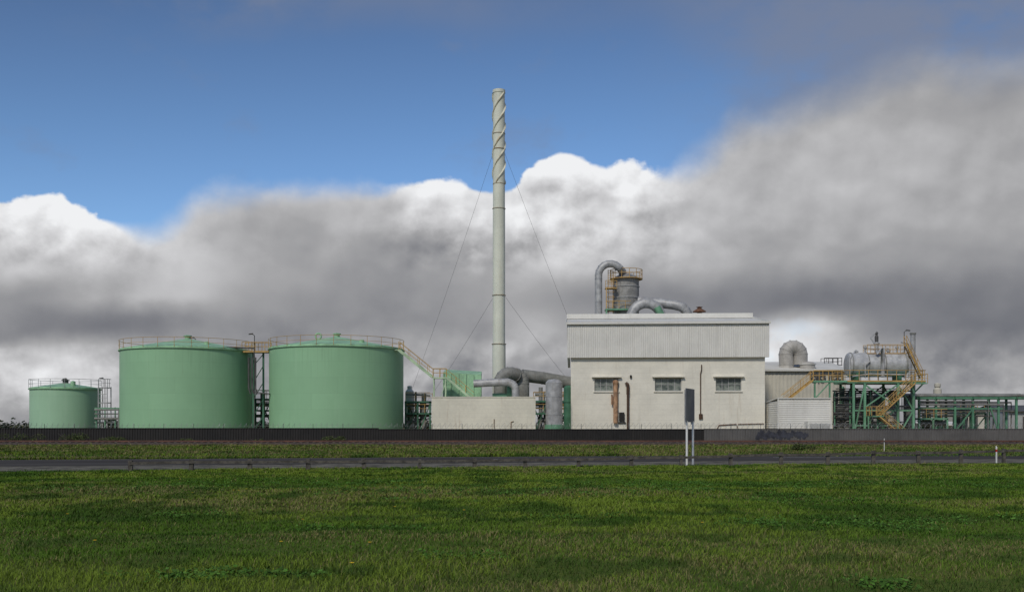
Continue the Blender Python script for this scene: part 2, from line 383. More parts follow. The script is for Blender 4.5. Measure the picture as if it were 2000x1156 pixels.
def groundmat():
    m,nt,b=newmat('field_ground')
    pos=nt.n.new('ShaderNodeNewGeometry').outputs['Position']
    n1=nt.noise(pos,.25,5,.6); n2=nt.noise(pos,3,4,.7); n3=nt.noise(nt.vm('MULTIPLY',pos,(.12,.6,1)),1,4,.6)
    c=nt.mix(nt.smooth(n1,.35,.65),(.06,.095,.014),(.10,.13,.024))
    c=nt.mix(nt.smooth(n2,.4,.7,0,.4),c,(.06,.06,.024))
    y=nt.sep(pos)[1]
    far=nt.mix(nt.smooth(n3,.35,.65),(.13,.125,.045),(.21,.165,.08))
    far=nt.mix(nt.smooth(n2,.3,.7,0,.35),far,(.09,.09,.035))
    c=nt.mix(nt.smooth(y,46,60),c,far)
    nt.l.new(c,b.inputs['Base Color']); b.inputs['Roughness'].default_value=1; b.inputs['Specular IOR Level'].default_value=.1
    bp=nt.n.new('ShaderNodeBump'); bp.inputs['Distance'].default_value=.08; nt.l.new(n2,bp.inputs['Height']); nt.l.new(bp.outputs[0],b.inputs['Normal'])
    return m
obj(g,'ground',groundmat(),kind='structure')
def strip(a,b,z,x0=-300,x1=300,wob=0):
    m=MB(); st=600 if wob else 60
    for i in range(st):
        xa=x0+(x1-x0)*i/st; xb=x0+(x1-x0)*(i+1)/st
        wa=wob*(float(fbm(np.array([xa]),np.array([3.]),.35,3)[0])-.5); wb=wob*(float(fbm(np.array([xb]),np.array([3.]),.35,3)[0])-.5)
        m.add([(xa,a+.2*xa+wa,z),(xb,a+.2*xb+wb,z),(xb,b+.2*xb,z),(xa,b+.2*xa,z)],[(0,1,2,3)])
    return m
def asphalt():
    m,nt,b=newmat('asphalt')
    pos=nt.n.new('ShaderNodeNewGeometry').outputs['Position']
    s=nt.sep(pos); lane=nt.m('SUBTRACT',s[1],nt.m('MULTIPLY',s[0],.2))
    n=nt.noise(nt.comb(nt.m('MULTIPLY',s[0],.08),nt.m('MULTIPLY',lane,1.2),0),1,5,.6); n2=nt.noise(pos,25,3,.6)
    c=nt.mix(nt.smooth(n,.35,.65),(.046,.044,.044),(.088,.084,.082)); c=nt.mix(nt.m('MULTIPLY',n2,.2),c,(.1,.097,.09))
    nt.l.new(c,b.inputs['Base Color']); b.inputs['Roughness'].default_value=1; b.inputs['Specular IOR Level'].default_value=0
    return m
obj(strip(44.4,50.3,.012,wob=1.6),'gravel_shoulder','gravel',kind='structure')
road=obj(strip(49.6,58.4,.022),'road',asphalt(),kind='structure')
def dash(x0,x1,off,w=.14):
    m=MB(); m.add([(x0,off+.2*x0,.028),(x1,off+.2*x1,.028),(x1,off+w+.2*x1,.028),(x0,off+w+.2*x0,.028)],[(0,1,2,3)]); return m
for a,b in [(-36,-25.5),(-18,-11),(-1,5),(15,21),(33,39)]:
    obj(dash(a,b,54.1),'lane_marking','paintline',parent=road)
obj(dash(-250,250,57.9,.07),'edge_line','paintline',parent=road)
tr=thing('railway_track',(0,94.5,0),'rusty steel railway track on brown ballast beside the fence','railway')
m=MB(); m.add([(-250,91.6,.01),(250,91.6,.01),(250,92.6,.22),(-250,92.6,.22),(250,96.6,.22),(-250,96.6,.22),(250,97.6,.01),(-250,97.6,.01)],[(0,1,2,3),(3,2,4,5),(5,4,6,7)]); obj(m,'ballast_bed','ballast',parent=tr)
for yy in (93.9,95.35):
    m=MB(); m.box((-250,yy,.27),(250,yy+.07,.40)); obj(m,'rail','rail',parent=tr)
m=MB()
for i in range(300):
    xx=-90+i*.62; m.box((xx,93.4,.16),(xx+.24,95.9,.27))
obj(m,'sleeper','wood',parent=tr,kind='stuff')
# ------------------------------------------------------------------ grass
def blades(n,dmin,dmax,power,hscale,name,mat,wmin,yoff=0,xr=.54,colfn=None,gain=1.0):
    u=rng.random(n); e=2-power
    d=(dmin**e+u*(dmax**e-dmin**e))**(1/e)
    x=(rng.random(n)*2-1)*(xr*d+1.0); y=d
    if yoff==0:
        keep=y<roadnear(x)+.3+rng.normal(0,.45,n); x=x[keep];y=y[keep];d=d[keep];n=len(x)
    if yoff==2:
        x=(rng.random(n)*2-1)*40; y=58.5+.2*x+np.abs(rng.normal(0,.9,n))-.15; d=y
    z=hgt(x,y) if yoff==0 else np.zeros(n)
    pa=fbm(x,y*1.3,.22,4); pb=fbm(x+90,y+30,1.1,3); pc=fbm(x-40,y*1.6+70,.16,4); pd=fbm(x+11,y*1.4-30,.75,4)
    h=hscale*(.4+1.0*pb)*(.6+rng.random(n)*.7)*(.5+1.0*pa)
    tall=rng.random(n)<.015; h=np.where(tall,h*1.8,h)
    w=np.maximum(wmin,d*.00034)*(.7+.6*rng.random(n))
    a=rng.random(n)*2*np.pi; ca,sa=np.cos(a),np.sin(a)
    ln=h*(.4+1.0*rng.random(n)); b=rng.random(n)*2*np.pi; lx=np.cos(b)*ln+.15*h; ly=np.sin(b)*ln
    P=np.zeros((n,5,3))
    P[:,0]=np.stack([x-ca*w,y-sa*w,z-.01],-1); P[:,1]=np.stack([x+ca*w,y+sa*w,z-.01],-1)
    P[:,2]=np.stack([x-ca*w*.7+lx*.35,y-sa*w*.7+ly*.35,z+h*.6],-1); P[:,3]=np.stack([x+ca*w*.7+lx*.35,y+sa*w*.7+ly*.35,z+h*.6],-1)
    P[:,4]=np.stack([x+lx,y+ly,z+h*(.95-.35*rng.random(n))],-1)
    me=bpy.data.meshes.new(name); me.vertices.add(n*5); me.vertices.foreach_set('co',P.reshape(-1))
    base=(np.arange(n)*5)[:,None]
    li=(base+np.array([[0,1,3,2,2,3,4]])).reshape(-1)
    me.loops.add(n*7); me.loops.foreach_set('vertex_index',li.astype(np.int32))
    me.polygons.add(n*2)
    ls=(np.arange(n)*7)[:,None]+np.array([[0,4]]); me.polygons.foreach_set('loop_start',ls.reshape(-1).astype(np.int32))
    me.update(calc_edges=True)
    r=rng.random(n)
    g1=np.array([.072,.145,.015]); g2=np.array([.150,.215,.026]); dry=np.array([.22,.195,.08]); dk=np.array([.036,.085,.012])  # cloud shade over the field is put into these blade greens
    t=np.clip((pa-.40)*5+rng.normal(0,.12,n),0,1)[:,None]
    c=g1*(1-t)+g2*t
    dr_=np.clip((pc-.48)*4,0,1)*.55+.02
    if colfn is not None: dr_=colfn(x,y)
    isdry=((r<dr_)|(tall&(r<.4)))[:,None]; c=np.where(isdry,dry*(.7+.4*rng.random((n,1))),c)
    tk=np.clip((.47-pd)*7,0,.85)[:,None]; c=c*(1-tk)+dk*tk
    c=c*(.88+.24*rng.random((n,1)))*gain
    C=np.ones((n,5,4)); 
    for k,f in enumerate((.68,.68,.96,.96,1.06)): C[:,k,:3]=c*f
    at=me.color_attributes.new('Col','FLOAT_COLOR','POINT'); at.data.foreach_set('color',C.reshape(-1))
    me.materials.append(mat); o=bpy.data.objects.new(name,me); COL.objects.link(o); return o
gm,nt_,b_=newmat('grass_blade'); a_=nt_.n.new('ShaderNodeAttribute'); a_.attribute_name='Col'; nt_.l.new(a_.outputs[0],b_.inputs['Base Color'])
b_.inputs['Roughness'].default_value=.75; b_.inputs['Specular IOR Level'].default_value=.08
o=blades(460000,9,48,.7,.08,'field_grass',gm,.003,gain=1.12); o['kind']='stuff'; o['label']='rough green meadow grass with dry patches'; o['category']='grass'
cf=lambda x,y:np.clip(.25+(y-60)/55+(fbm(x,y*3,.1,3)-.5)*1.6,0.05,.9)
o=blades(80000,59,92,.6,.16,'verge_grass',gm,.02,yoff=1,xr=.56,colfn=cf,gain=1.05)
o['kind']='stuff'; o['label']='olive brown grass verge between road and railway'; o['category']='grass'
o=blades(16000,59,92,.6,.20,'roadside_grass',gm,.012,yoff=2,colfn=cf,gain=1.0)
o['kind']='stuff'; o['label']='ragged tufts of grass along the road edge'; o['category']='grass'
def leafmesh(cl,name,rl,cols,**props):
    vs=[];fs=[];cc=[]
    for (cx,cy,cz,rx,ry,rz,n) in cl:
        for i in range(n):
            a=random.random()*6.283; rr=math.sqrt(random.random()); px=cx+rx*rr*math.cos(a); py=cy+ry*rr*math.sin(a)
            pz=cz+rz*(random.random()**.7)*(1-rr*rr*.7)
            s=rl*(.5+random.random()*.9); b=random.random()*6.283
            nrm=V(random.gauss(0,.5),random.gauss(-.25,.5),1).normalized(); t=nrm.orthogonal().normalized(); t.rotate(Matrix.Rotation(b,3,nrm)); bt=nrm.cross(t)
            c0=V(px,py,pz); k=len(vs)
            for (e,f) in ((-1,0),(-.3,.62),(.5,.5),(1,0),(.5,-.5),(-.3,-.62)): vs.append(tuple(c0+t*e*s+bt*f*s+nrm*(-.25*s*abs(f))))
            fs.append((k,k+1,k+2,k+3)); fs.append((k,k+3,k+4,k+5))
            c=random.choice(cols); v=.6+.8*random.random(); cc+= [(c[0]*v,c[1]*v,c[2]*v,1)]*6
    me=bpy.data.meshes.new(name); me.from_pydata(vs,[],fs); at=me.color_attributes.new('Col','FLOAT_COLOR','POINT')
    at.data.foreach_set('color',np.array(cc).reshape(-1)); me.materials.append(gm)
    o=bpy.data.objects.new(name,me); COL.objects.link(o)
    for k,v in props.items(): o[k]=v
    return o
cl=[]
spots=[(850,962,3.0),(940,968,2.4),(780,955,2.2),(1280,962,2.6),(1350,958,2.0),(1160,950,2.4),(1800,1020,1.6),(1730,1030,1.3),(1860,1015,1.2),(1480,1025,.9),(450,1135,.7),(530,1128,.6),(330,1138,.5),(640,958,2.4),(880,1100,.5),(1600,945,2.6),(1000,950,2.8),(1450,948,2.6),(560,945,2.8),(1900,950,2.4),(1750,1135,.5),(700,1030,.8),(1120,1010,.8),(250,955,2),(1650,975,1.4),(400,1000,.8)]
for px,py,r in spots:
    d=CH*F/(py-HY); x0=(px-1000)*d/F
    for k in range(int(11*r)+2):
        a=random.random()*6.283; rr=random.random()**.7
        cx=x0+math.cos(a)*rr*r*1.8; cy=d+math.sin(a)*rr*r*.8
        if cy>roadnear(cx)-.6: continue
        cl.append((cx,cy,float(hgt(np.array([cx]),np.array([cy]))[0])+.0,.24,.22,.08+.06*random.random(),30))
leafmesh(cl,'broadleaf_weeds',.027,[(.06,.14,.02),(.08,.165,.03),(.045,.10,.016)],kind='stuff',label='low dark green broadleaf weeds in the meadow',category='weeds')
M['petal']=paint('yellow_petal',(.75,.5,.02),bump=0,var=.1); M['stem']=paint('flower_stem',(.05,.1,.02),bump=0)
fl=[(455,968),(465,970),(480,965),(375,973),(350,950),(547,1085),(183,1083),(770,1000),(720,1090),(1370,1040),(260,990),(1130,985),(590,1030),(130,1020),(685,1135),(905,1010)]
pm=None
for px,py in fl:
    d=CH*F/(py-HY); x0=(px-1000)*d/F; z0=float(hgt(np.array([x0]),np.array([d]))[0])
    e=thing('wildflower',(x0,d,z0),'small yellow dandelion flower standing in the grass','flower',group='yellow flowers in the meadow')
    if pm is None:
        s=MB(); s.tube([V(0,0,0)+e.location,V(.01,0,.08)+e.location,V(.015,0,.17)+e.location],.004,5); o1=obj(s,'stem','stem',parent=e)
        h=MB(); 
        for k in range(12):
            a=k*math.pi/6; c=V(.015,0,.17)+e.location
            dv=V(math.cos(a),math.sin(a),0); sv=V(-math.sin(a),math.cos(a),0)
            h.add([c,c+dv*.022+sv*.008+V(0,0,.008),c+dv*.034+V(0,0,.012),c+dv*.022-sv*.008+V(0,0,.008)],[(0,1,2,3)])
        h.lathe((c.x,c.y),[(.012,c.z),(.010,c.z+.012),(.0,c.z+.016)],10); o2=obj(h,'flower_head','petal',parent=e); pm=(o1,o2)
    else:
        for s in pm:
            k=s.copy(); COL.objects.link(k); k.parent=e
for px,py,r,hh in [(45,866,2.2,1.25),(135,866,1.9,1.3),(215,866,1.4,.85),(365,866,1.0,.7),(655,866,1.3,.9),(1560,880,1.0,.75),(500,866,.9,.6),(1500,866,.8,.4)]:
    d=min(CH*F/(py-HY),91.0) if py>870 else 98.6; x0=(px-1000)*d/F
    e=thing('bush',(x0,d,0),'low scrubby dark green bush growing beside the fence','bush',group='bushes along the fence')
    s=MB(); 
    for k in range(7):
        a=random.random()*6.28; s.tube([V(x0,d,0),V(x0+math.cos(a)*r*.3,d+math.sin(a)*.2,hh*.5),V(x0+math.cos(a)*r*.6,d+math.sin(a)*.4,hh*.8)],[.03,.02,.01],5)
    obj(s,'stem','wood',parent=e)
    cs=[(random.gauss(0,r*.4),random.gauss(0,.25),random.random()*hh*.45,r*.35,.35,hh*.5,110) for k in range(9)]
    o=leafmesh(cs,'foliage',.06,[(.05,.075,.022),(.07,.10,.03),(.09,.10,.04)]); o.parent=e
# ------------------------------------------------------------------ corrugated fence
for nm,x0,x1,mt,z1,lab in [('corrugated_fence',-80,-13.4,'fenced',1.52,'tall dark brown corrugated steel boundary fence'),('corrugated_fence',-13.4,19.3,'fenced',1.42,'near black corrugated steel boundary fence before the plant'),('corrugated_fence',19.3,85,'fenceg',1.45,'grey corrugated steel boundary fence with dark graffiti')]:
    e=thing(nm,(x0,100,0),lab,'fence')
    m=MB(); m.corr((x0,100,0),(1,0,0),x1-x0,(0,0,1),z1,(0,-1,0),.26,.05); m.box((x0,100.02,0),(x1,100.04,z1)); obj(m,'sheeting',mt,parent=e)
    m=MB(); m.box((x0,99.92,z1),(x1,100.1,z1+.05)); obj(m,'capping',mt,parent=e)
    if mt=='fenceg':
        m=MB(); rr=random.Random(3); xx=24.6; k=0
        while xx<29.4:
            h0=.3+rr.random()*.45; h1=1.35-rr.random()*.4; yy=99.935-.0015*(k%5); k+=1
            m.beam((xx,yy,h0),(xx+.15+.4*rr.random(),yy,h1),.002,.28+.2*rr.random()); yy-=.003
            m.beam((xx-.1,yy,h0+.2),(xx+.6,yy,h0+.35),.002,.3); xx+=.38
        obj(m,'graffiti','blue',parent=e,label='faded blue-black illegible graffiti patch')
e=thing('razor_wire',(0,100,1.45),'coiled razor wire running along the fence top','wire')
m=MB(); pts=[]
for i in range(230*12):
    a=i/12*2*math.pi; x0=-62+i/12*.54; r_=.27
    pts.append((x0+.1*math.sin(a),100+.27*math.cos(a),1.78+r_*math.sin(a)))
m.tube(pts,.012,3,smooth=False); m.tube([(-62,100,1.78),(62,100,1.78)],.01,3); obj(m,'wire_coil','wire',parent=e)
m=MB()
for i in range(42): m.mark(); m.beam((-62+i*3,100.06,1.2),(-62+i*3,100.06,2.0),.04,.04)
obj(m,'bracket','greyd',parent=e)
# ------------------------------------------------------------------ storage tanks
def tank(x,y,R,zt,za,lab,nrail,col=GREEN,small=False):
    e=thing('storage_tank',(x,y,0),lab,'tank',group='green storage tanks')
    m=MB(); m.lathe((x,y),[(R,0),(R,zt-.25)],112)
    obj(m,'shell',tank_mat('tank_paint',col,R),parent=e)
    m=MB(); m.lathe((x,y),[(R,zt-.25),(R+.16,zt-.25),(R+.16,zt-.13),(R+.02,zt-.13),(R+.02,zt),(0.01,za)],112)
    obj(m,'roof',M['green'],parent=e)
    m=MB(); n=40; rr=R+.08
    m.railing([(x+rr*math.cos(2*math.pi*i/n),y+rr*math.sin(2*math.pi*i/n),zt-.13) for i in range(n)],h=1.15,sp=2*math.pi*rr/nrail,r=.028,closed=True)
    obj(m,'railing','steel' if small else 'yellow',parent=e)
    m=MB(); m.lathe((x,y),[(.35,za-.12),(.35,za+.25),(.5,za+.25),(.5,za+.34),(.01,za+.45)],16)
    obj(m,'roof_vent','greyd' if small else 'green',parent=e)
    m=MB(); m.lathe((x+R*.45,y-R*.5),[(.3,zt+.2),(.3,zt+.75),(.01,zt+.85)],14); obj(m,'roof_hatch','green',parent=e)
    return e
t0=tank(W(128,0,128).x,128,4.2,6.6,7.3,'small pale green cylindrical storage tank with roof railing',16,(.34,.54,.36),True)
t1=tank(-39.75,122,7.8,10.95,12.45,'large green cylindrical storage tank with yellow railing',26)
t2=tank(-21.45,122,8.1,11.15,12.7,'large green cylindrical storage tank beside a long stairway',26)
m=MB(); p=V(-21.45-1.9,120,12.55)
m.tube([(p.x+.35*math.cos(a),120,p.z+.35*math.sin(a)) for a in [k*math.pi/8 for k in range(17)]],.1,8); obj(m,'lifting_hoop','green',parent=t2)
m=MB()
for px in (486,493,499):
    m.mark(); pp=W(px,0,118.6).x; m.tube([(pp,118.6,9.9),(pp,118.6,6.2),(pp+.2,118.6,5.6)],.11,8)
m.mark(); m.tube([W(425,683,117),W(430,678,118),W(496,680,118.6),W(497,700,118.6)],.1,8)
obj(m,'downpipe','greyd',parent=t1)
m=MB(); m.beam(W(499,766,118.5),W(527,769,118.5),.5,.14); obj(m,'pipe_bracket','greyd',parent=t1)
e=thing('walkway',(-31,120,0),'yellow steel walkway bridging the two large tanks','walkway')
m=MB(); m.box((-32.4,119.4,10.55),(-29.2,120.8,10.75)); m.beam((-31.2,120.1,0),(-31.2,120.1,10.5),.2,.2); m.beam((-30.0,120.1,0),(-30.0,120.1,10.5),.2,.2)
for k in range(5): m.beam((-31.2,120.1,1+k*2),(-30.0,120.1,3+k*2 if k<4 else 10.4),.08,.08)
obj(m,'deck','greend',parent=e)
m=MB(); m.railing([(-32.4,119.4,10.75),(-29.2,119.4,10.75)],r=.04,sp=.8); m.beam((-32.4,119.38,10.65),(-29.2,119.38,10.65),.05,.2); m.mark(); m.railing([(-32.4,120.8,10.75),(-29.2,120.8,10.75)],r=.04,sp=.8); obj(m,'railing','yellow',parent=e)
def lamp(px,py,d,zb=0,rot=1):
    p=W(px,py,d); e=thing('area_light',(p.x,p.y,zb),'slim grey pole carrying a small floodlight','lamp',group='floodlight poles')
    m=MB(); m.tube([(p.x,p.y,zb),(p.x,p.y,p.z),(p.x-.25*rot,p.y-.1,p.z+.15)],.05,6); obj(m,'pole','greyd',parent=e)
    m=MB(); m.beam((p.x-.15*rot,p.y-.1,p.z+.2),(p.x-.6*rot,p.y-.3,p.z+.12),.3,.14); obj(m,'lamp_head','greyd',parent=e)
lamp(497,655,119.6); lamp(382,662,122,12.3); lamp(1766,648,119,7.4,-1); lamp(133,742,128,7.0); lamp(1209,530,141,22.5); lamp(205,741,127,0)
e=thing('access_platform',(W(202,0,126).x,126,0),'grey steel ladder platform beside the small tank','platform')
m=MB(); x0=W(196,0,126).x; x1=W(213,0,126).x
for xx in (x0,x1):
    for yy in (125.4,126.6): m.beam((xx,yy,0),(xx,yy,6.7),.1,.1)
for zz in (2.6,4.6,6.5): m.box((x0,125.4,zz),(x1,126.6,zz+.1))
for k in range(20): m.beam((x0+.25,125.35,.3+k*.32),(x0+.7,125.35,.3+k*.32),.03,.03)
obj(m,'frame','steel',parent=e)
m=MB(); m.railing([(x0,125.4,6.6),(x1,125.4,6.6),(x1,126.6,6.6)],r=.035,sp=.6); m.mark(); m.railing([(x0,125.4,4.7),(x1,125.4,4.7)],r=.035,sp=.6); obj(m,'railing','steel',parent=e)
e=thing('pipe_group',(W(205,0,122).x,122,0),'low grey and green process pipes beside the tank','pipes',group='process pipework')
m=MB()
for i,(py,r) in enumerate([(800,.12),(808,.09),(817,.15),(825,.1)]):
    m.mark(); m.tube([W(185,py,121+i*.4),W(232,py,121+i*.4),W(232,py+30,121+i*.4)],r,8)
obj(m,'pipe','grey',parent=e); m=MB()
for px in (188,205,225): m.beam(V(W(px,0,122).x,122,0),W(px,795,122),.12,.12)
m.beam(W(185,797,122),W(234,797,122),.15,.15); obj(m,'rack','greenm',parent=e)
e=thing('stairway',W(850,860,118.5),'long green stairway with yellow handrails descending from the tank','stairway')
ms_=MB(); mr=MB(); a0=W(780,684,119); a1=W(846,737,118.5); a2=W(872,737,118.5); a3=W(925,782,118.5)
stair(ms_,mr,a0,a1,rr=.03,sw=.26); stair(ms_,mr,a2,a3,rr=.03,sw=.26)
obj(ms_,'stair_flight','greenp',parent=e); obj(mr,'handrail','yellow',parent=e)
ms_=MB(); mr=MB()
ms_.box((a1.x,118,a1.z-.15),(a2.x,119.1,a1.z)); 
for xx in (a1.x+.1,a2.x-.1):
    for yy in (118.1,119.0): ms_.beam((xx,yy,0),(xx,yy,a1.z-.1),.12,.12)
ms_.beam((a1.x,118.1,2),(a2.x,118.1,a1.z-.3),.07,.07); obj(ms_,'landing','greenp',parent=e)
mr.railing([(a1.x,118,a1.z),(a2.x,118,a1.z)],r=.035,sp=.8); mr.mark(); mr.railing([(a1.x,119.1,a1.z),(a2.x,119.1,a1.z)],r=.035,sp=.8); obj(mr,'railing','yellow',parent=e)
ms_=MB(); ms_.beam((a0.x-1,119,a0.z),(a0.x,119,a0.z),.9,.12); obj(ms_,'top_landing','greenp',parent=e)
# ------------------------------------------------------------------ chimney stack
sx,sy=W(974.5,0,126).x,126.0
def zc(py,d=126): return CH+(HY-py)*d/F
e=thing('chimney_stack',(sx,sy,0),'tall slender off-white steel stack with spiral strakes and guy wires','chimney')
m=MB(); m.lathe((sx,sy),[(.84,0),(.84,zc(672)),(.78,zc(672)),(.78,zc(408)),(.76,zc(408)),(.74,zc(183)),(.80,zc(183)),(.80,zc(177)),(.66,zc(177)),(.66,zc(190))],40)
obj(m,'flue','stack',parent=e)
M['flange']=paint('flange_paint',(.40,.36,.27),rough=.7,var=.3,scale=2,streak=(.30,.17,.09),samt=.6,sth=(.45,.6))
m=MB()
for py,r in [(262,.80),(292,.83),(408,.84),(577,.87),(672,.93),(360,.79)]:
    z0=zc(py); m.mark(); m.lathe((sx,sy),[(.7,z0-.04),(r,z0-.04),(r,z0+.04),(.7,z0+.04)],32)
obj(m,'flange','flange',parent=e)
M['strake']=paint('strake_paint',(.70,.68,.54),streak=(.50,.33,.15),samt=.7,sth=(.50,.66),scale=1.5)
for s in range(3):
    m=MB(); vs=[];n=110; z0=zc(362); z1=zc(188)
    for i in range(n+1):
        t=i/n; a=s*2*math.pi/3+t*2*math.pi*1.55; zz=z0+(z1-z0)*t
        for r,dz in ((.72,0),(.86,.12),(.89,.24),(.72,.5)): vs.append((sx+r*math.cos(a),sy+r*math.sin(a),zz+dz))
    fs=[]
    for i in range(n):
        for j in range(4): fs.append((4*i+j,4*i+(j+1)%4,4*i+4+(j+1)%4,4*i+4+j))
    m.add(vs,fs); obj(m,'spiral_strake','strake',parent=e)
for p0,p1,d1 in [((963,300),(770,857),155),((986,300),(1207,857),155),((962,583),(780,857),146),((987,580),(1209,858),150)]:
    m=MB(); q0=W(p0[0],p0[1],126); q1=W(p1[0],0,d1); q1.z=0
    pts=[q0.lerp(q1,t/12)-V(0,0,.8*math.sin(math.pi*t/12)) for t in range(13)]
    m.tube(pts,.015,5); obj(m,'guy_wire','greyd',parent=e)
# ------------------------------------------------------------------ low white block
e=thing('concrete_enclosure',W(843,860,111),'low white rendered concrete enclosure with rust stains','building')
xa,xb=W(843,0,111).x,W(1046,0,111).x; zt=W(0,776,111).z
m=MB(); m.box((xa,111,0),(xb,117,zt)); obj(m,'wall','block',parent=e)
m=MB(); m.box((xa-.06,110.94,zt),(xb+.06,117.06,zt+.1)); obj(m,'coping','block',parent=e)
m=MB(); m.box((W(962,0,111).x,110.97,0),(W(1030,0,111).x,110.995,W(0,812,111).z)); obj(m,'access_panel','block',parent=e)
m=MB(); m.tube([W(965,835,110.9),W(965,818,110.9)],.05,6); m.mark(); m.tube([W(998,835,110.9),W(998,824,110.9),W(1003,822,110.9)],.05,6); obj(m,'drain_pipe','flange',parent=e)
# ------------------------------------------------------------------ green hopper
e=thing('filter_house',W(905,860,122),'green steel filter house with sloping roof on legs','industrial unit')
x0,x1=W(868,0,122).x,W(940,0,122).x; zb=W(0,775,122).z; z1=W(0,722,122).z
m=MB(); m.add([(x0,120.5,zb),(x1,120.5,zb),(x1,124,zb),(x0,124,zb),(x0,120.5,z1-.35),(x1,120.5,z1-.7),(x1,124,z1-.1),(x0,124,z1+.15)],[(0,3,2,1),(4,5,6,7),(0,1,5,4),(1,2,6,5),(2,3,7,6),(3,0,4,7)])
for i in range(6):
    xx=x0+(x1-x0)*i/5; m.beam((xx,120.44,zb),(xx,120.44,z1-.4-.35*i/5),.12,.12)
obj(m,'casing','green',parent=e)
m=MB(); m.add([(x0,120.5,zb),(x1,120.5,zb),(x1,124,zb),(x0,124,zb),(x0+1.6,121.7,zb-2),(x1-1.6,121.7,zb-2),(x1-1.6,122.8,zb-2),(x0+1.6,122.8,zb-2)],[(0,1,5,4),(1,2,6,5),(2,3,7,6),(3,0,4,7),(4,5,6,7)])
obj(m,'hopper','greend',parent=e)
m=MB()
for xx in (x0+.1,x1-.1):
    for yy in (120.6,123.9): m.mark(); m.beam((xx,yy,0),(xx,yy,zb),.2,.2)
obj(m,'leg','greend',parent=e)
def arc(c,r,a0,a1,n,d,d2=None):
    out=[]
    for i in range(n+1):
        a=math.radians(a0+(a1-a0)*i/n); dd=d if d2 is None else d+(d2-d)*i/n
        out.append(W(c[0]+r*math.cos(a),c[1]-r*math.sin(a),dd))
    return out
def duct(paths,mat,lab,loc,n=18):
    e=thing('duct',loc,lab,'duct')
    for pts,r in paths:
        m=MB(); m.tube(pts,r,n); 
        f=MB()
        for i in range(1,len(pts)-1):
            dv=(Vector(pts[i+1])-Vector(pts[i-1])).normalized()*.04
            f.mark(); f.tube([Vector(pts[i])-dv,Vector(pts[i])+dv],r*1.045,n)
        run=obj(m,'duct_run',mat,parent=e)
        if f.v: obj(f,'joint_band',mat,parent=run)
    return e
duct([([W(925,749,118.3),W(960,747,118.3),W(992,746,118.3)]+arc((992,762),15,80,0,5,118.3)+[W(1007,800,118.3)],.46)],'steel','silver pipe elbow turning down behind the enclosure',W(1007,860,118.3))
duct([([W(977,800,121)]+arc((996,748),19,180,60,6,121)+[W(1008,731,122)],.80),([W(1000,736,122)]+arc((1003,749),18,100,0,6,122)+[W(1021,790,122)],.80),([W(1020,733,124),W(1060,738,125),W(1116,748,126)],.78)],'grey','large grey bent exhaust ducts at the stack base',W(990,860,121))
e=thing('fan_housing',W(975,860,119.5),'green centrifugal fan housing below the grey ducts','fan')
m=MB(); m.box((W(962,0,119.6).x,119.2,3.4),(W(990,0,119.6).x,120.6,W(0,768,119).z)); m.lathe((120,W(0,764,119).z),[(0,W(990,0,119).x),(1.0,W(990,0,119).x),(1.0,W(1003,0,119).x),(.4,W(1003,0,119).x),(.01,W(1003,0,119).x)],24,ax=1); obj(m,'casing','greenm',parent=e)
m=MB(); m.box((W(958,0,119.6).x,119,0),(W(1005,0,119.6).x,121,3.4)); obj(m,'plinth','block',parent=e)
x0=W(1082,0,112.5).x
e=thing('silo',(x0,112.5,0),'slim silver cylindrical silo on green base','silo')
m=MB(); m.lathe((x0,112.5),[(.95,1.0),(.95,W(0,747,112.5).z),(.6,W(0,741,112.5).z),(.01,W(0,740,112.5).z)],36); obj(m,'shell','steel',parent=e)
m=MB(); 
for zz in (3.,5.): m.mark(); m.lathe((x0,112.5),[(.95,zz),(.98,zz),(.98,zz+.06),(.95,zz+.06)],36)
obj(m,'band','steel',parent=e)
m=MB(); m.lathe((x0,112.5),[(1.05,.0),(1.05,1.9),(.95,1.9)],24); m.box((x0-1.3,111.4,0),(x0+1.3,113.6,.5)); obj(m,'base','greenm',parent=e)
def platform(px0,px1,d,dep,levels,cols,lab,brace=True,pipes=(),rsp=1.2,fm='greend'):
    x0,x1=W(px0,0,d).x,W(px1,0,d).x
    e=thing('process_platform',((x0+x1)/2,d,0),lab,'platform')
    m=MB(); r=MB(); zt=W(0,levels[0],d).z
    cx=[x0+(x1-x0)*i/(cols-1) for i in range(cols)]
    for c in cx:
        for yy in (d,d+dep): m.beam((c,yy,0),(c,yy,zt-.1),.2,.2)
    for l in levels:
        z=W(0,l,d).z; m.box((x0-.1,d-.1,z-.2),(x1+.1,d+dep+.1,z)); r.mark(); r.railing([(x0,d,z),(x1,d,z)],r=.04,sp=rsp); r.mark(); r.railing([(x1,d+dep,z),(x0,d+dep,z)],r=.035,sp=rsp)
    if brace:
        for i in range(cols-1):
            m.beam((cx[i],d,.5),(cx[i+1],d,zt-.4),.1,.12); m.beam((cx[i+1],d+dep,.5),(cx[i],d+dep,zt-.4),.1,.12)
    obj(m,'frame',fm,parent=e); obj(r,'railing','yellow',parent=e)
    if pipes:
        p=MB()
        for a,b,rr in pipes: p.mark(); p.tube([W(a[0],a[1],d+.8),W(b[0],b[1],d+.8)],rr,10)
        obj(p,'pipe','grey',parent=e)
    return e
platform(1042,1118,121,3,[782,806],4,'green framed pipe platform with yellow rails beside the silo',pipes=[((1045,770),(1118,772),.18),((1045,790),(1118,790),.22),((1050,820),(1118,818),.3),((1056,838),(1056,756),.25),((1063,838),(1063,764),.12),((1045,796),(1118,798),.1)])
x0=W(1110,0,120).x
e=thing('process_vessel',(x0,120.2,0),'dark green vertical process vessel beside the factory wall','vessel')
m=MB(); m.lathe((x0,120.2),[(.55,0),(.55,W(0,757,120).z),(.3,W(0,753,120).z),(.01,W(0,752,120).z)],24); obj(m,'shell','greend',parent=e)
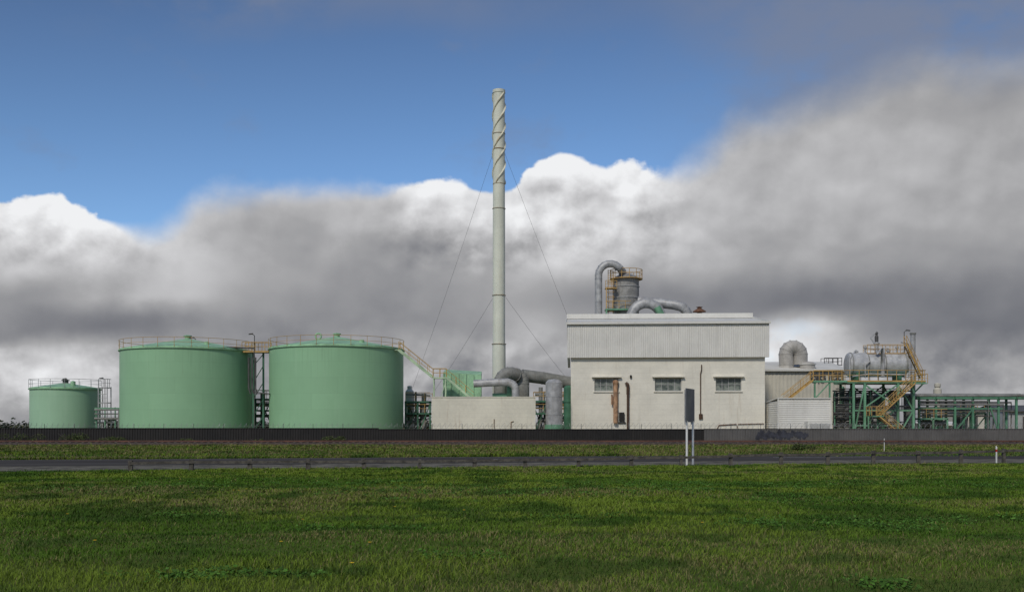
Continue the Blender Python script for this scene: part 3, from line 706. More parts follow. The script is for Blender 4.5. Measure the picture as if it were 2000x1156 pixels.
m=MB(); m.lathe((x0,120.2),[(.55,4.6),(.64,4.6),(.64,4.75),(.55,4.75)],24); obj(m,'flange','greend',parent=e)
platform(792,840,124,4,[783,806],3,'green framed platform with yellow rails beside the tank',pipes=[((793,770),(840,772),.12),((812,838),(812,765),.14),((828,838),(828,768),.3),((793,824),(840,824),.25),((793,812),(840,812),.16),((793,792),(840,793),.12)])
platform(499,528,126,3,[778,800],2,'dark green pipe platform standing between the tanks',pipes=[((499,790),(528,790),.25),((513,838),(513,768),.3),((499,812),(528,812),.2)])
x0=W(800,0,129).x
e=thing('vent_vessel',(x0,129,0),'small white vertical vessel beyond the stairway','vessel')
m=MB(); m.lathe((x0,129),[(.55,0),(.55,W(0,764,129).z),(.3,W(0,760,129).z),(.3,W(0,754,129).z),(.01,W(0,753,129).z)],24); obj(m,'shell','clad',parent=e)
m=MB(); m.lathe((x0,129),[(.55,4.6),(.64,4.6),(.64,4.75),(.55,4.75)],24); obj(m,'flange','steel',parent=e)
# ------------------------------------------------------------------ main building
A=math.radians(3.4); ca,sa=math.cos(A),math.sin(A)
BX,BY=6.8,115.0
BM=Matrix(((ca,sa,0,BX),(-sa,ca,0,BY),(0,0,1,0),(0,0,0,1)))
BW=22.13; BD=22.0
def bu(px): s=(px-1000)/F; return (BY*s-BX)/(ca+sa*s)
def bz(px,py): return CH+(HY-py)*(BY-sa*bu(px))/F
e=thing('factory_building',(BX,BY,0),'white rendered factory building with corrugated upper storey','building')
zf=9.59; ze=13.50; zr=15.25; ov=.45
wins=[(1161,1208),(1279,1331),(1398,1448)]
ops=[(bu(a),bu(b),5.75,7.25) for a,b in wins]
m=MB(BM)
us=sorted({0,BW,*[o[0] for o in ops],*[o[1] for o in ops]}); zs=[0,5.75,7.25,zf+.3]
for i in range(len(us)-1):
    for j in range(3):
        if j==1 and any(abs(us[i]-o[0])<1e-6 for o in ops): continue
        m.add([(us[i],0,zs[j]),(us[i+1],0,zs[j]),(us[i+1],0,zs[j+1]),(us[i],0,zs[j+1])],[(0,1,2,3)])
for a,b,c,d_ in ops:
    m.add([(a,0,c),(b,0,c),(b,0,d_),(a,0,d_),(a,.35,c),(b,.35,c),(b,.35,d_),(a,.35,d_)],[(0,4,5,1),(1,5,6,2),(2,6,7,3),(3,7,4,0),(4,7,6,5)])
m.add([(0,0,0),(0,BD,0),(0,BD,ze),(0,BD/2,zr-.15),(0,0.01,ze)],[(0,4,3,2,1)])
m.add([(BW,0,0),(BW,BD,0),(BW,BD,ze),(BW,BD/2,zr-.15),(BW,0.01,ze)],[(0,1,2,3,4)]); m.add([(0,BD,0),(BW,BD,0),(BW,BD,ze),(0,BD,ze)],[(0,3,2,1)])
obj(m,'wall','white',parent=e)
m=MB(BM)
m.corr((-.4,-ov,zf),(1,0,0),BW+.8,(0,0,1),ze-zf,(0,-1,0),.25,.035)
m.box((-.4,-ov+.01,zf),(BW+.8-.4,-.02,zf+.12)); m.box((-.4,-ov+.01,zf+.12),(-.1,BD,ze-.05)); m.box((BW+.1,-ov+.01,zf+.12),(BW+.4,BD,ze-.05)); 
obj(m,'upper_cladding','clad',parent=e)
m=MB(BM)
L_=math.hypot(BD/2+ov+.15,zr-ze)
sl=Vector((0,BD/2+ov+.15,zr-ze)).normalized(); nn=Vector((0,-sl.z,sl.y))
m.corr((-.5,-ov-.15,ze),(1,0,0),BW+1.0,sl,L_,nn,.30,.012)
sl2=Vector((0,-(BD/2+.3),zr-ze)).normalized(); 
m.corr((-.5,BD+.3,ze),(1,0,0),BW+1.0,sl2,math.hypot(BD/2+.3,zr-ze),Vector((0,sl2.z,abs(sl2.y))),.30,.02)
roof=obj(m,'roof','roof',parent=e)
m=MB(BM); m.box((-.5,BD/2-.7,zr-.05),(BW+.5,BD/2+.7,zr+.55)); obj(m,'ridge_capping','clad',parent=roof)
m=MB(BM); m.box((-.52,-ov-.32,ze-.10),(BW+.52,-ov-.15,ze+.16)); obj(m,'gutter','clad',parent=roof)
m=MB(BM); 
for xx in (-.56,BW+.5): m.mark(); m.beam((xx,-ov-.15,ze+.02),(xx,BD/2,zr+.05),.06,.3)
obj(m,'verge_trim','clad',parent=roof)
for a,b,c,d_ in ops:
    w=MB(BM); w.box((a+.02,.2,c+.02),(b-.02,.23,d_-.02)); wo=obj(w,'window','glass',parent=e)
    w=MB(BM)
    for uu in [a,a+(b-a)*.25-.03,a+(b-a)*.5-.03,a+(b-a)*.75-.03,b-.07]: w.box((uu,.14,c+.07),(uu+.06,.19,d_-.07))
    w.box((a,.13,c),(b,.195,c+.07)); w.box((a,.13,d_-.07),(b,.195,d_)); w.box((a+.07,.15,c+.72),(b-.07,.185,c+.77))
    obj(w,'frame','greywall',parent=wo)
    w=MB(BM); w.box((a-.3,-.42,d_+.08),(b+.3,-.003,d_+.2)); obj(w,'hood','white',parent=wo)
    w=MB(BM); w.box((a-.12,-.14,c-.12),(b+.12,-.003,c-.02)); obj(w,'sill','white',parent=wo)
def bp(px,py,v=-.3): return (bu(px),v,bz(px,py))
m=MB(BM); m.tube([bp(1202,826),bp(1202,752)],.26,14); m.lathe((bu(1202),-.3),[(.26,bz(1202,752)),(.34,bz(1202,748)),(.34,bz(1202,744)),(.1,bz(1202,742))],14); m.tube([bp(1195,790),bp(1195,770)],.1,8); m.box((bu(1197),-.25,bz(1202,785)),(bu(1207),-.003,bz(1202,783)))
obj(m,'exhaust_pipe',paint('rusty_pipe',(.48,.29,.17),rough=.85,var=.3,scale=2,streak=(.20,.08,.03),samt=.8,sth=(.48,.62)),parent=e,label='heavily rusted exhaust pipe')
m=MB(BM); m.tube([bp(1226,850),bp(1226,748)],.13,10); m.tube([bp(1226,770),bp(1226,752,-.3),bp(1222,747,-.3)],.17,10); obj(m,'flue_pipe','brown',parent=e,label='dark brown vertical flue pipe')
m=MB(BM); m.box((bu(1209),-.3,bz(1210,822)),(bu(1219),-.003,bz(1210,805))); m.box((bu(1200),-.2,bz(1210,826)),(bu(1222),-.003,bz(1210,824))); obj(m,'meter_box','black',parent=e)
m=MB(BM); m.tube([bp(1368,815,-.12),bp(1368,730,-.12),bp(1370,722,-.12),bp(1370,712,-.12)],.06,8); m.box((bu(1365),-.2,bz(1368,818)),(bu(1372),-.003,bz(1368,808))); obj(m,'conduit','brown',parent=e)
m=MB(BM); m.tube([bp(1400,838,-.1),bp(1404,830,-.1),bp(1438,828,-.1),bp(1441,836,-.1)],.05,6); m.mark(); m.tube([bp(1441,828,-.1),bp(1492,827,-.1)],.04,6); obj(m,'water_pipe','rust',parent=e)
m=MB(BM); m.lathe((bu(1232),-.12),[(.12,bz(1232,738)),(.12,bz(1232,733)),(.01,bz(1232,732))],10); obj(m,'alarm_bell','black',parent=e)
p=W(1366,608,126)
m=MB(); m.lathe((p.x,p.y),[(.3,15.3),(.3,16.1),(.85,16.15),(.8,16.25),(.3,16.55),(.25,16.7),(.45,16.75),(.01,16.85)],20); obj(m,'roof_ventilator','rust',parent=e)
# ------------------------------------------------------------------ tower behind the roof
d=143; tx=W(1223,0,d).x
e=thing('process_tower',(tx,d,0),'grey cylindrical process tower with yellow railed top platform','tower')
z1=W(0,545,d).z
m=MB(); m.lathe((tx,d),[(1.83,0),(1.83,z1),(1.5,z1+.35),(.7,z1+.7),(.01,z1+.75)],48); obj(m,'shell',paint('tower_shell',(.28,.275,.26),rough=.6,var=.25,scale=1,streak=(.17,.155,.13),samt=.6),parent=e)
m=MB(); 
for zz in (z1-1.2,z1-2.8,z1-.1): m.mark(); m.lathe((tx,d),[(1.83,zz),(1.92,zz),(1.92,zz+.1),(1.83,zz+.1)],48)
obj(m,'band','steel',parent=e)
m=MB(); n=24; m.lathe((tx,d),[(1.83,z1-.1),(2.35,z1-.1),(2.35,z1),(1.83,z1)],32); obj(m,'platform','yellow',parent=e)
m=MB(); m.railing([(tx+2.3*math.cos(2*math.pi*i/n),d+2.3*math.sin(2*math.pi*i/n),z1) for i in range(n)],h=1.25,sp=1.1,r=.045,closed=True); obj(m,'railing','yellow',parent=e)
lx=W(1192,0,d-1).x; lz0=W(0,612,d).z
m=MB()
for sx_ in (-.35,.35): m.tube([(lx+sx_,d-1.4,lz0-2),(lx+sx_,d-1.4,z1+1.1)],.05,6)
kz=lz0-2
while kz<z1+1: m.tube([(lx-.35,d-1.4,kz),(lx+.35,d-1.4,kz)],.03,5); kz+=.33
for i in range(7): m.tube([(lx+.55*math.cos(a),d-1.4-.1+.55*math.sin(a)-.3,lz0+i*.7) for a in [j*math.pi/5 for j in range(11)]],.03,4)
obj(m,'ladder','yellow',parent=e)
m=MB(); m.railing([(lx-.7,d-2.4,lz0+.4),(tx+.4,d-2.4,lz0+.4)],h=1.1,sp=.9,r=.045)
m.beam((lx-.7,d-2.4,lz0-3),(lx-.7,d-2.4,z1-1.5),.12,.12)
m.beam((lx-.8,d-1.6,z1-1.6),(lx+.8,d-1.6,z1-1.6),1.4,.12); m.railing([(lx-.8,d-2.3,z1-1.55),(lx+.8,d-2.3,z1-1.55)],h=1.,sp=.8,r=.04)
obj(m,'side_gantry','yellow',parent=e)
m=MB(); m.box((lx-.8,d-2.5,lz0+.2),(tx+.5,d-.8,lz0+.4)); m.beam((lx-.7,d-2.4,0),(lx-.7,d-2.4,lz0+.2),.2,.2); obj(m,'landing','greenm',parent=e)
duct([([W(1169,700,141),W(1169,640,141),W(1169,590,141),W(1169,545,141)]+arc((1192,538),23,180,45,7,141)+[W(1216,530,142.2),W(1218,545,143)],.52)],'steel','silver insulated pipe arching over to the tower top',W(1169,860,141),n=16)
duct([([W(1232,640,139),W(1232,618,139)]+arc((1262,622),30,165,15,7,139)+[W(1292,650,139)],.70)],'steel','silver insulated elbow duct rising above the roof',W(1232,860,139))
duct([([W(1246,588,141),W(1280,591,140.5),W(1315,595,140.2)]+arc((1322,618),21,85,0,5,140)+[W(1343,650,140)],.68)],'steel','silver duct running out from the process tower',W(1343,860,140))
duct([([W(1283,600,138.2),W(1294,620,138.2),W(1300,650,138.2)],.5)],'greenm','short green chute pipe above the roof',W(1300,860,138))
# ------------------------------------------------------------------ right side plant
e=thing('rear_building',W(1490,860,131),'low pale clad workshop behind the factory','building')
x0,x1=W(1478,0,131).x,W(1652,0,131).x; zt=W(0,722,131).z; zr_=W(0,711,138).z+.2
m=MB(); m.corr((x0,131,0),(1,0,0),x1-x0,(0,0,1),zt,(0,-1,0),.5,.03); m.add([(x1,131,0),(x1,146,0),(x1,146,zt),(x1,138.5,zr_),(x1,131,zt)],[(0,1,2,3,4)]); m.add([(x0,131,0),(x0,146,0),(x0,146,zt),(x0,138.5,zr_),(x0,131,zt)],[(4,3,2,1,0)]); obj(m,'wall','beige',parent=e)
m=MB(); m.add([(x0-.3,130.6,zt),(x1+.3,130.6,zt),(x1+.3,138.5,zr_+.15),(x0-.3,138.5,zr_+.15),(x1+.3,146.4,zt),(x0-.3,146.4,zt)],[(0,1,2,3),(3,2,4,5)]); m.box((x0-.3,130.5,zt-.2),(x1+.3,130.6,zt+.05)); obj(m,'roof','roof',parent=e)
m=MB()
for px in (1590,1606,1630,1641):
    p=W(px,735,130.5); m.mark(); m.tube([(p.x+.38*math.cos(a),130.6,p.z+.42*math.sin(a)) for a in [j*math.pi/10 for j in range(20)]],.11,6,closed=True)
obj(m,'hose_reel','greyd',parent=e)
m=MB()
for px in (1598,1619): m.mark(); m.beam(W(px,742,130.5),W(px,728,130.5),.15,.15)
obj(m,'wall_pipe','greyd',parent=e)
m=MB(); m.box((W(1500,0,131).x,130.9,0),(W(1516,0,131).x,130.96,3.2)); obj(m,'door','greywall',parent=e)
duct([([W(1536,735,133),W(1536,712,133)]+arc((1549,692),14,180,0,7,133)+[W(1563,712,133)],.96)],'ductp','large pale insulated elbow duct on the workshop roof',W(1536,860,133))
e=thing('vent_dome',W(1575,722,132),'low silver domed vent on the workshop roof','vent')
p=W(1577,712,132); m=MB(); m.lathe((p.x,p.y),[(1.0,p.z-1.2),(1.0,p.z+.1),(.8,p.z+.3),(.01,p.z+.45)],32); obj(m,'cowl','ductp',parent=e)
m=MB(); m.lathe((p.x,p.y),[(1.1,p.z),(1.1,p.z+.1),(1.0,p.z+.1)],32); obj(m,'rim','clad',parent=e)
e=thing('roof_railing',W(1625,712,136),'dark steel service frame on the workshop roof','railing')
m=MB(); a=W(1610,713,137); b=W(1645,713,137); m.railing([a,b],h=1.0,sp=.6,r=.05); m.beam(a,b,.1,.1); m.railing([a+V(0,1.5,0),b+V(0,1.5,0)],h=1.0,sp=.8,r=.04); obj(m,'rail_frame','greyd',parent=e)
e=thing('slatted_shed',W(1519,860,110),'white horizontally slatted metal shed','shed')
x0,x1=W(1519,0,110).x,W(1622,0,110).x; zt=W(0,778,110).z
m=MB(); m.corr((x0,110,0),(0,0,1),zt,(1,0,0),x1-x0,(0,-1,0),.24,.022); m.corr((x0,115.3,0),(0,0,1),zt-.3,(0,-1,0),5.3,(-1,0,0),.24,.022)
m.box((x0+.02,110.02,0),(x1,115.3,zt-.32)); obj(m,'wall','clad',parent=e)
m=MB(); m.add([(x0-.1,109.85,zt+.08),(x1+.1,109.85,zt+.08),(x1+.1,115.4,zt-.3),(x0-.1,115.4,zt-.3),(x0-.1,109.85,zt-.02),(x1+.1,109.85,zt-.02),(x1+.1,115.4,zt-.4),(x0-.1,115.4,zt-.4)],[(0,1,2,3),(4,7,6,5),(0,4,5,1),(1,5,6,2),(2,6,7,3),(3,7,4,0)]); obj(m,'roof','clad',parent=e)
m=MB()
for xx in (x0-.04,x1-.04): m.mark(); m.box((xx,109.88,0),(xx+.12,109.98,zt-.02))
obj(m,'corner_trim','clad',parent=e)
e=thing('condenser_unit',W(1598,860,108.5),'white boxy air conditioning condenser beside the shed','air conditioner')
x0,x1=W(1575,0,108.5).x,W(1622,0,108.5).x; m=MB(); m.box((x0,108,1.2),(x1,109.2,W(0,823,108).z)); m.box((x0+.2,108.1,0),(x0+.4,109,1.2)); m.box((x1-.4,108.1,0),(x1-.2,109,1.2)); obj(m,'casing','clad',parent=e)
m=MB(); 
for k in range(5): m.mark(); m.box((x0+.2,107.96,1.35+k*.14),(x1-.2,107.997,1.42+k*.14))
obj(m,'louvre','greywall',parent=e)
d=117; x0,x1=W(1655,0,d).x,W(1808,0,d).x; zp=W(0,742,d).z; dep=5
e=thing('vessel_platform',((x0+x1)/2,d,0),'elevated green steel platform with yellow railings and stairs','platform')
m=MB(); cx=[W(p,0,d).x for p in (1668,1690,1755,1785)]
for c in cx:
    for yy in (d+.2,d+dep-.2): m.beam((c,yy,0),(c,yy,zp-.3),.26,.26)
m.box((x0,d,zp-.35),(x1,d+dep,zp-.05))
for yy in (d+.2,d+dep-.2):
    m.beam((cx[0],yy,.5),(cx[1],yy,zp-.5),.14,.16); m.beam((cx[1],yy,.5),(cx[2],yy,zp*.55),.14,.16); m.beam((cx[1],yy,zp-.5),(cx[2],yy,zp*.55),.14,.16); m.beam((cx[0],yy,zp*.5),(cx[3],yy,zp*.5),.16,.2); m.beam((cx[2],yy,.5),(cx[3],yy,zp*.5),.14,.16); m.beam((cx[3],yy,zp*.5),(cx[2],yy,zp-.5),.14,.16)
    m.beam((x1-.1,yy,zp-.3),(cx[3],yy,zp-1.6),.12,.14); m.beam((cx[1],yy,zp*.55),(cx[2],yy,zp-.5),.12,.14); m.beam((cx[0],yy,zp*.25),(cx[2],yy,zp*.25),.12,.14)
xl=W(1590,0,d).x; m.box((xl,d+.2,zp-.25),(x0,d+1.6,zp-.05)); m.beam((xl+.2,d+.4,0),(xl+.2,d+.4,zp-.2),.18,.18); m.beam(((xl+x0)/2,d+.4,0),((xl+x0)/2,d+.4,zp-.2),.18,.18)
m.beam((xl+.2,d+.4,zp-2.2),((xl+x0)/2,d+.4,zp-.3),.12,.12)
obj(m,'frame','greenm',parent=e)
m=MB(); m.railing([(xl,d+.2,zp),(x0,d+.2,zp),(x0,d,zp),(x1,d,zp),(x1,d+dep,zp),(x0,d+dep,zp)],h=1.15,sp=1.1,r=.042)
m.beam((x0,d-.03,zp-.12),(x1,d-.03,zp-.12),.05,.16); m.mark(); m.railing([(xl,d+1.6,zp),(x0,d+1.6,zp)],h=1.15,sp=1.1,r=.042)
obj(m,'railing','yellow',parent=e)
ms_=MB(); mr=MB()
stair(ms_,mr,(xl,d+.9,zp),W(1528,788,d+.9),1.0)
stair(ms_,mr,W(1785,748,d-.7),W(1716,812,d-.7),.9,sw=.14); pl=W(1716,812,d-.7); pl0=W(1694,812,d-.7)
stair(ms_,mr,W(1714,812,d-1.9),W(1768,856,d-1.9),.9,sw=.14); stair(ms_,mr,W(1768,672,d+1.2),W(1800,740,d+1.2),.8,sw=.14)
obj(ms_,'stair_flight','yellow',parent=e); obj(mr,'handrail','yellow',parent=e)
ms_=MB(); mr=MB()
ms_.box((pl0.x,d-2.4,pl.z-.12),(pl.x,d-.2,pl.z)); 
for px in (1696,1714): p=W(px,0,d-1.2); ms_.beam((p.x,d-1.2,0),(p.x,d-1.2,pl.z-.1),.14,.14)
mr.railing([(pl.x,d-2.4,pl.z),(pl0.x,d-2.4,pl.z),(pl0.x,d-.2,pl.z)],sp=.8,r=.042)
q=W(1785,748,d-.7); ms_.mark(); ms_.box((q.x,d-1.2,q.z-.1),(q.x+1.4,d-.02,q.z)); mr.mark(); mr.railing([(q.x,d-1.2,q.z),(q.x+1.4,d-1.2,q.z)],sp=.7,r=.042)
obj(ms_,'landing','greenm',parent=e); obj(mr,'landing_rail','yellow',parent=e)
dv=119.5; zc_=W(0,712,dv).z; R=1.42; xa,xb=W(1654,0,dv).x,W(1768,0,dv).x
e=thing('pressure_vessel',((xa+xb)/2,dv,zp),'horizontal silver pressure vessel with domed ends on the platform','vessel')
m=MB(); m.lathe((dv,zc_),[(.01,xa-.12),(.7,xa-.10),(1.1,xa-.04),(1.33,xa+.06),(R,xa+.2),(R,xb-.2),(1.33,xb-.06),(1.1,xb+.04),(.7,xb+.10),(.01,xb+.12)],40,ax=1); obj(m,'shell','bright',parent=e)
m=MB(); 
for xx in (xa+.3,xa+2.2,xa+4.2,xb-.35): m.mark(); m.lathe((dv,zc_),[(R,xx),(R+.05,xx),(R+.05,xx+.1),(R,xx+.1)],40,ax=1)
obj(m,'band','grey',parent=e)
m=MB()
for xx in (xa+1,xb-1): m.mark(); m.box((xx-.2,dv-1.0,zp-.05),(xx+.2,dv+1.0,zc_-.9))
obj(m,'saddle','greend',parent=e)
m=MB()
for px,h,r in [(1672,684,.15),(1690,676,.12),(1712,668,.24),(1735,682,.15),(1752,676,.1)]:
    m.mark(); q=W(px,h,dv); m.tube([(q.x,dv,zc_+1.2),(q.x,dv,q.z)],r,10); m.lathe((q.x,dv),[(r,q.z-.25),(r+.12,q.z-.25),(r+.12,q.z-.1),(r,q.z-.1)],12)
m.mark(); m.tube([W(1712,676,dv),W(1700,660,dv),W(1712,648,dv)],.09,8); m.mark(); m.tube([W(1690,680,dv),W(1712,682,dv),W(1735,680,dv)],.08,8); m.mark(); m.tube([W(1712,690,dv-1.3),W(1724,680,dv-1.5),W(1724,735,dv-1.5)],.24,10)
m.mark(); m.tube([W(1672,684,dv),W(1660,700,dv-1.4),W(1660,735,dv-1.4)],.08,8);m.mark(); m.tube([W(1665,735,dv-1.6),W(1700,730,dv-1.6),W(1770,732,dv-1.6)],.1,8)
m.mark(); m.tube([W(1775,738,dv-.8),W(1775,672,dv-.8),W(1760,668,dv-.8)],.1,8); m.mark(); m.tube([W(1690,738,dv-1.7),W(1690,712,dv-1.7),W(1700,705,dv-1.6)],.07,8)
obj(m,'nozzle_pipe','steel',parent=e)
m=MB(); a=W(1690,688,dv); b=W(1768,688,dv); m.railing([(a.x,dv-.7,zc_+1.25),(b.x,dv-.7,zc_+1.25)],h=1.1,sp=.9,r=.035); m.beam((a.x,dv-.7,zc_+1.3),(b.x,dv-.7,zc_+1.3),.1,.1); m.mark(); m.railing([(a.x,dv+.7,zc_+1.25),(b.x,dv+.7,zc_+1.25)],h=1.1,sp=.9,r=.035)
obj(m,'railing','yellow',parent=e)
m=MB(); q=W(1712,652,dv); m.lathe((q.x,dv),[(.1,q.z-1.1),(.22,q.z-.9),(.22,q.z-.3),(.14,q.z-.2),(.14,q.z),(.22,q.z+.05),(.1,q.z+.25),(.01,q.z+.3)],12); obj(m,'relief_valve','greyd',parent=e)
p=W(1783,650,122); e=thing('exhaust_stack',(p.x,122,0),'short grey exhaust pipe rising behind the platform','chimney')
m=MB(); m.tube([(p.x,122,0),(p.x,122,p.z)],.3,14); obj(m,'flue','steel',parent=e); m=MB(); m.lathe((p.x,122),[(.3,p.z-.2),(.37,p.z-.2),(.37,p.z),(.24,p.z)],14); obj(m,'rim','grey',parent=e)
for px,r,h,mt,dd_ in [(1640,.5,790,'grey',120.5),(1655,.35,770,'steel',120.5),(1678,.45,775,'grey',120.5),(1738,.5,800,'ductp',120.5),(1725,.25,765,'greenm',120.5),(1775,.35,790,'grey',120.5),(1632,.3,765,'greyd',120.5),(1705,.6,815,'greywall',120.5),(1835,.4,812,'greenm',126),(1748,.35,778,'steel',121.5),(1645,.3,755,'greenm',123),(1700,.25,762,'steel',121.5),(1664,.5,760,'greywall',123.4),(1715,.7,770,'grey',123.6),(1745,.6,762,'greyd',123.8),(1772,.45,770,'steel',123.6),(1690,.45,770,'greend',123.6),(1810,.5,805,'grey',124.8),(1868,.45,808,'greyd',127.5),(1882,.4,812,'steel',127.5)]:
    q=W(px,h,dd_); e=thing('process_vessel',(q.x,q.y,0),'upright domed steel process vessel among the pipework','vessel',group='upright process vessels')
    m=MB(); m.lathe((q.x,q.y),[(r,0),(r,q.z-.2),(r*.6,q.z),(.01,q.z+.05)],18); obj(m,'shell',mt,parent=e)
    m=MB(); m.lathe((q.x,q.y),[(r,q.z*.6),(r+.06,q.z*.6),(r+.06,q.z*.6+.1),(r,q.z*.6+.1)],18); obj(m,'flange','steel',parent=e)
e=thing('pipe_group',W(1660,860,119.2),'bundle of small dark pipes bending down under the platform','pipes',group='process pipework')
m=MB(); rr=random.Random(5)
for i in range(18):
    py=759+i*4.3; m.mark(); dd_=118.6+rr.random()*1.6; xe=1680+rr.random()*110
    m.tube([W(1626+rr.random()*8,py,dd_),W(xe,py,dd_),W(xe,py+20+rr.random()*25,dd_)],.06+.03*(i%3),8)
obj(m,'pipe','greyd',parent=e)
m=MB()
for px in (1630,1660,1700): m.mark(); m.beam(V(W(px,0,119).x,119,0),W(px,764,119),.12,.12)
obj(m,'pipe_support','greenm',parent=e)
e=thing('pipe_rack',W(1880,860,122),'long green steel pipe rack carrying grey pipes','pipe rack')
m=MB(); zr2=W(0,777,122).z; xs0,xs1=W(1790,0,122).x,W(1985,0,122).x
for px in (1795,1828,1865,1900,1950,1985,2030):
    q=W(px,0,122).x
    for yy in (122,124.5): m.beam((q,yy,0),(q,yy,zr2),.24,.24)
    m.beam((q,121.6,zr2),(q,125,zr2),.2,.2)
for yy in (122,124.5):
    m.beam((xs0,yy,zr2),(W(2040,0,122).x,yy,zr2),.2,.26); m.beam((xs0,yy,zr2-1.3),(W(1960,0,122).x,yy,zr2-1.3),.14,.18)
m.beam((W(1865,0,122).x,122,1),(W(1900,0,122).x,122,zr2-1.3),.12,.14); m.beam((W(1950,0,122).x,122,1),(W(1928,0,122).x,122,zr2),.12,.14)
obj(m,'frame',paint('rack_green',(.10,.25,.15),streak=(.08,.08,.05),samt=.4),parent=e)
m=MB()
for i,(yy,r) in enumerate([(122.3,.12),(122.8,.18),(123.3,.22),(123.8,.2),(124.3,.12)]): m.mark(); m.tube([(xs0-3,yy,zr2+.15+r),(W(1975+i*9,0,yy).x,yy,zr2+.15+r)],r,8)
for i,(py,xe,r,yy) in enumerate([(790,1960,.12,121.8),(796,1900,.1,123),(783,1930,.08,121.5),(802,1985,.14,123.4),(807,1890,.1,122.6),(786,1975,.1,124.2),(812,1940,.12,124)]):
    m.mark(); m.tube([W(1795,py,yy),W(xe,py,yy),W(xe,845,yy)],r,8)
obj(m,'pipe','grey',parent=e)
platform(1795,1850,121,3,[816],3,'low platform with yellow rails beneath the pipe rack',brace=False,rsp=.9,pipes=[((1795,826),(1850,826),.3)],fm='greenm')
platform(1895,1925,126,3,[806],2,'small railed valve platform beside the pipe rack',brace=True,rsp=.9,fm='greenm')
p=W(1831,760,128); e=thing('roof_flue',(p.x,128,0),'small beige flue with cap above the pipe rack','flue')
m=MB(); m.tube([(p.x,128,0),(p.x,128,p.z-.4)],.3,12); obj(m,'pipe','beige',parent=e)
m=MB(); m.lathe((p.x,128),[(.5,p.z-.6),(.5,p.z+.0),(.3,p.z+.2),(.4,p.z+.35),(.4,p.z+.7),(.01,p.z+.9)],14); obj(m,'cap','beige',parent=e)
def shed(px0,px1,py0,py1,d,dep,mw,mr_,lab):
    x0,x1=W(px0,0,d).x,W(px1,0,d).x; z0=W(0,py1,d).z; zr=W(0,py0,d+dep/2).z
    e=thing('outbuilding',(x0,d,0),lab,'building')
    m=MB(); m.box((x0,d,0),(x1,d+dep,z0)); m.add([(x0,d,z0),(x0,d+dep,z0),(x0,d+dep/2,zr)],[(0,2,1)]); m.add([(x1,d,z0),(x1,d+dep,z0),(x1,d+dep/2,zr)],[(0,1,2)])
    obj(m,'wall',mw,parent=e)
    m=MB(); m.add([(x0-.3,d-.4,z0+.02),(x1+.3,d-.4,z0+.02),(x1+.3,d+dep/2,zr+.08),(x0-.3,d+dep/2,zr+.08),(x1+.3,d+dep+.4,z0+.02),(x0-.3,d+dep+.4,z0+.02)],[(0,1,2,3),(3,2,4,5)]); m.box((x0-.3,d-.5,z0-.12),(x1+.3,d-.4,z0+.04)); obj(m,'roof',mr_,parent=e)
    m=MB(); w=(x1-x0)
    for k in (.25,.6): m.mark(); m.box((x0+w*k,d-.04,1.2),(x0+w*k+w*.12,d-.003,min(z0-.5,3.2)))
    obj(m,'door','greyd',parent=e)
shed(1870,1925,792,800,150,12,'beige','greyd','low beige shed with dark roof beyond the pipe rack')
shed(1970,2080,792,803,160,14,'greywall','greyd','grey clad warehouse beyond the pipe rack')
shed(1800,1880,824,829,135,5,'clad','clad','long low white roofed shelter behind the fence')
# ------------------------------------------------------------------ road sign
d=45.5; pa=W(1341.5,910,d); 
e=thing('road_sign',(pa.x,d,0),'tall two-post road sign seen nearly edge on','road sign')
a=V(pa.x,d,0); b=V(W(1353.5,0,d+1.2).x,d+1.2,0); zt=W(0,758,d).z
for q in (a,b):
    m=MB(); m.tube([q,q+V(0,0,W(0,822,d).z)],.052,12); obj(m,'post','postw',parent=e)
dv_=(b-a).normalized(); nrm=V(dv_.y,-dv_.x,0)
c0=a-dv_*.22+nrm*.0; c1=b+dv_*.25
m=MB(); z0=W(0,824,d).z
m.beam(c0+V(0,0,(z0+zt)/2),c1+V(0,0,(z0+zt)/2),.04,zt-z0)
obj(m,'sign_panel','signback',parent=e)
m=MB()
for zz in (z0+.25,(z0+zt)/2,zt-.25):
    m.mark(); m.beam(c0-nrm*.05+V(0,0,zz),c1-nrm*.05+V(0,0,zz),.05,.06)
for q in (a,b): m.mark(); m.beam(q-nrm*.08+V(0,0,z0-.1),q-nrm*.08+V(0,0,zt-.06),.05,.05)
obj(m,'stiffener','steel',parent=e)
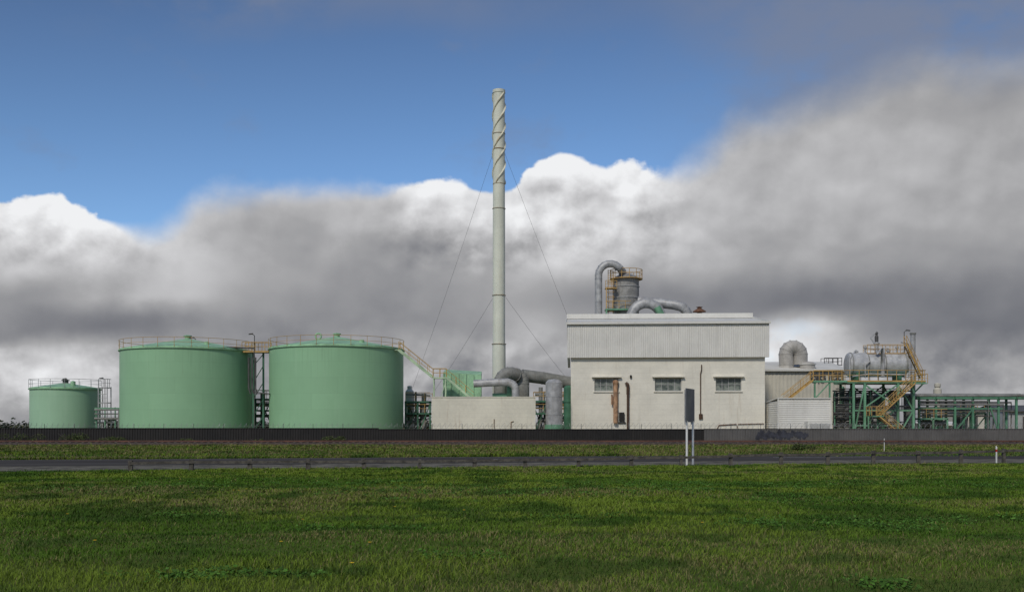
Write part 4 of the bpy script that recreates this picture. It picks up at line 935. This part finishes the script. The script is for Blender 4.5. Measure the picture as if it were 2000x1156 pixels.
for px,pt,pb,redb in [(1727,857,882,False),(1946,873,906,True)]:
    d=CH*F/(pb-HY); x0=W(px,0,d).x; zt=W(0,pt,d).z
    e=thing('marker_post',(x0,d,0),'slim white roadside marker post with red band' if redb else 'slim plain white roadside marker post','marker post')
    hw=.028 if redb else .016
    m=MB(); m.box((x0-hw,d-.03,0),(x0+hw,d+.03,zt)); m.add([(x0-hw,d-.03,zt),(x0+hw,d-.03,zt),(x0+hw,d+.03,zt+.05),(x0-hw,d+.03,zt+.05)],[(0,1,2,3)]); obj(m,'post','postw',parent=e)
    m=MB(); m.box((x0-hw-.003,d-.034,zt-.22),(x0+hw+.003,d+.034,zt-.1)); obj(m,'reflector','red' if redb else 'greyd',parent=e)
e=thing('post_and_rail_fence',(0,43.8,0),'low weathered timber post and rail fence along the road','fence')
rr=random.Random(9); tops=[]; xx=-15.5
while xx<34:
    yy=43.55+.2*xx; h=.42+rr.random()*.06+max(0,xx)*.012; z0=float(hgt(np.array([xx]),np.array([yy]))[0])
    m=MB(); lean=rr.gauss(0,.02); m.beam((xx,yy,z0-.1),(xx+lean,yy,z0+h),.12,.17); obj(m,'post','wood',parent=e); tops.append(V(xx,yy-.10,z0+h-.10)); xx+=2.28+rr.gauss(0,.08)
m=MB()
for a,b in zip(tops[:-1],tops[1:]): m.mark(); m.beam(a-V(0,0,rr.random()*.03),b-V(0,0,rr.random()*.03),.03,.11)
obj(m,'rail','wood',parent=e)
cl=[]
for i in range(60):
    cl.append((-330+i*9+random.gauss(0,3),420+random.gauss(0,20),0,6+random.random()*6,6,3.0+random.random()*2.5,160))
leafmesh(cl,'distant_tree_belt',.7,[(.02,.03,.015),(.03,.04,.02),(.015,.022,.012)],kind='stuff',label='far dark line of low trees on the horizon',category='trees')
cl=[(60+i*9+random.gauss(0,3),420+random.gauss(0,20),0,6+random.random()*6,6,2.0+random.random()*2.5,120) for i in range(40)]
leafmesh(cl,'distant_tree_belt',.7,[(.02,.03,.015),(.03,.04,.02)],kind='stuff',label='far dark line of low trees on the horizon',category='trees')
for o in bpy.data.objects:
    if '_o' in o: del o['_o']
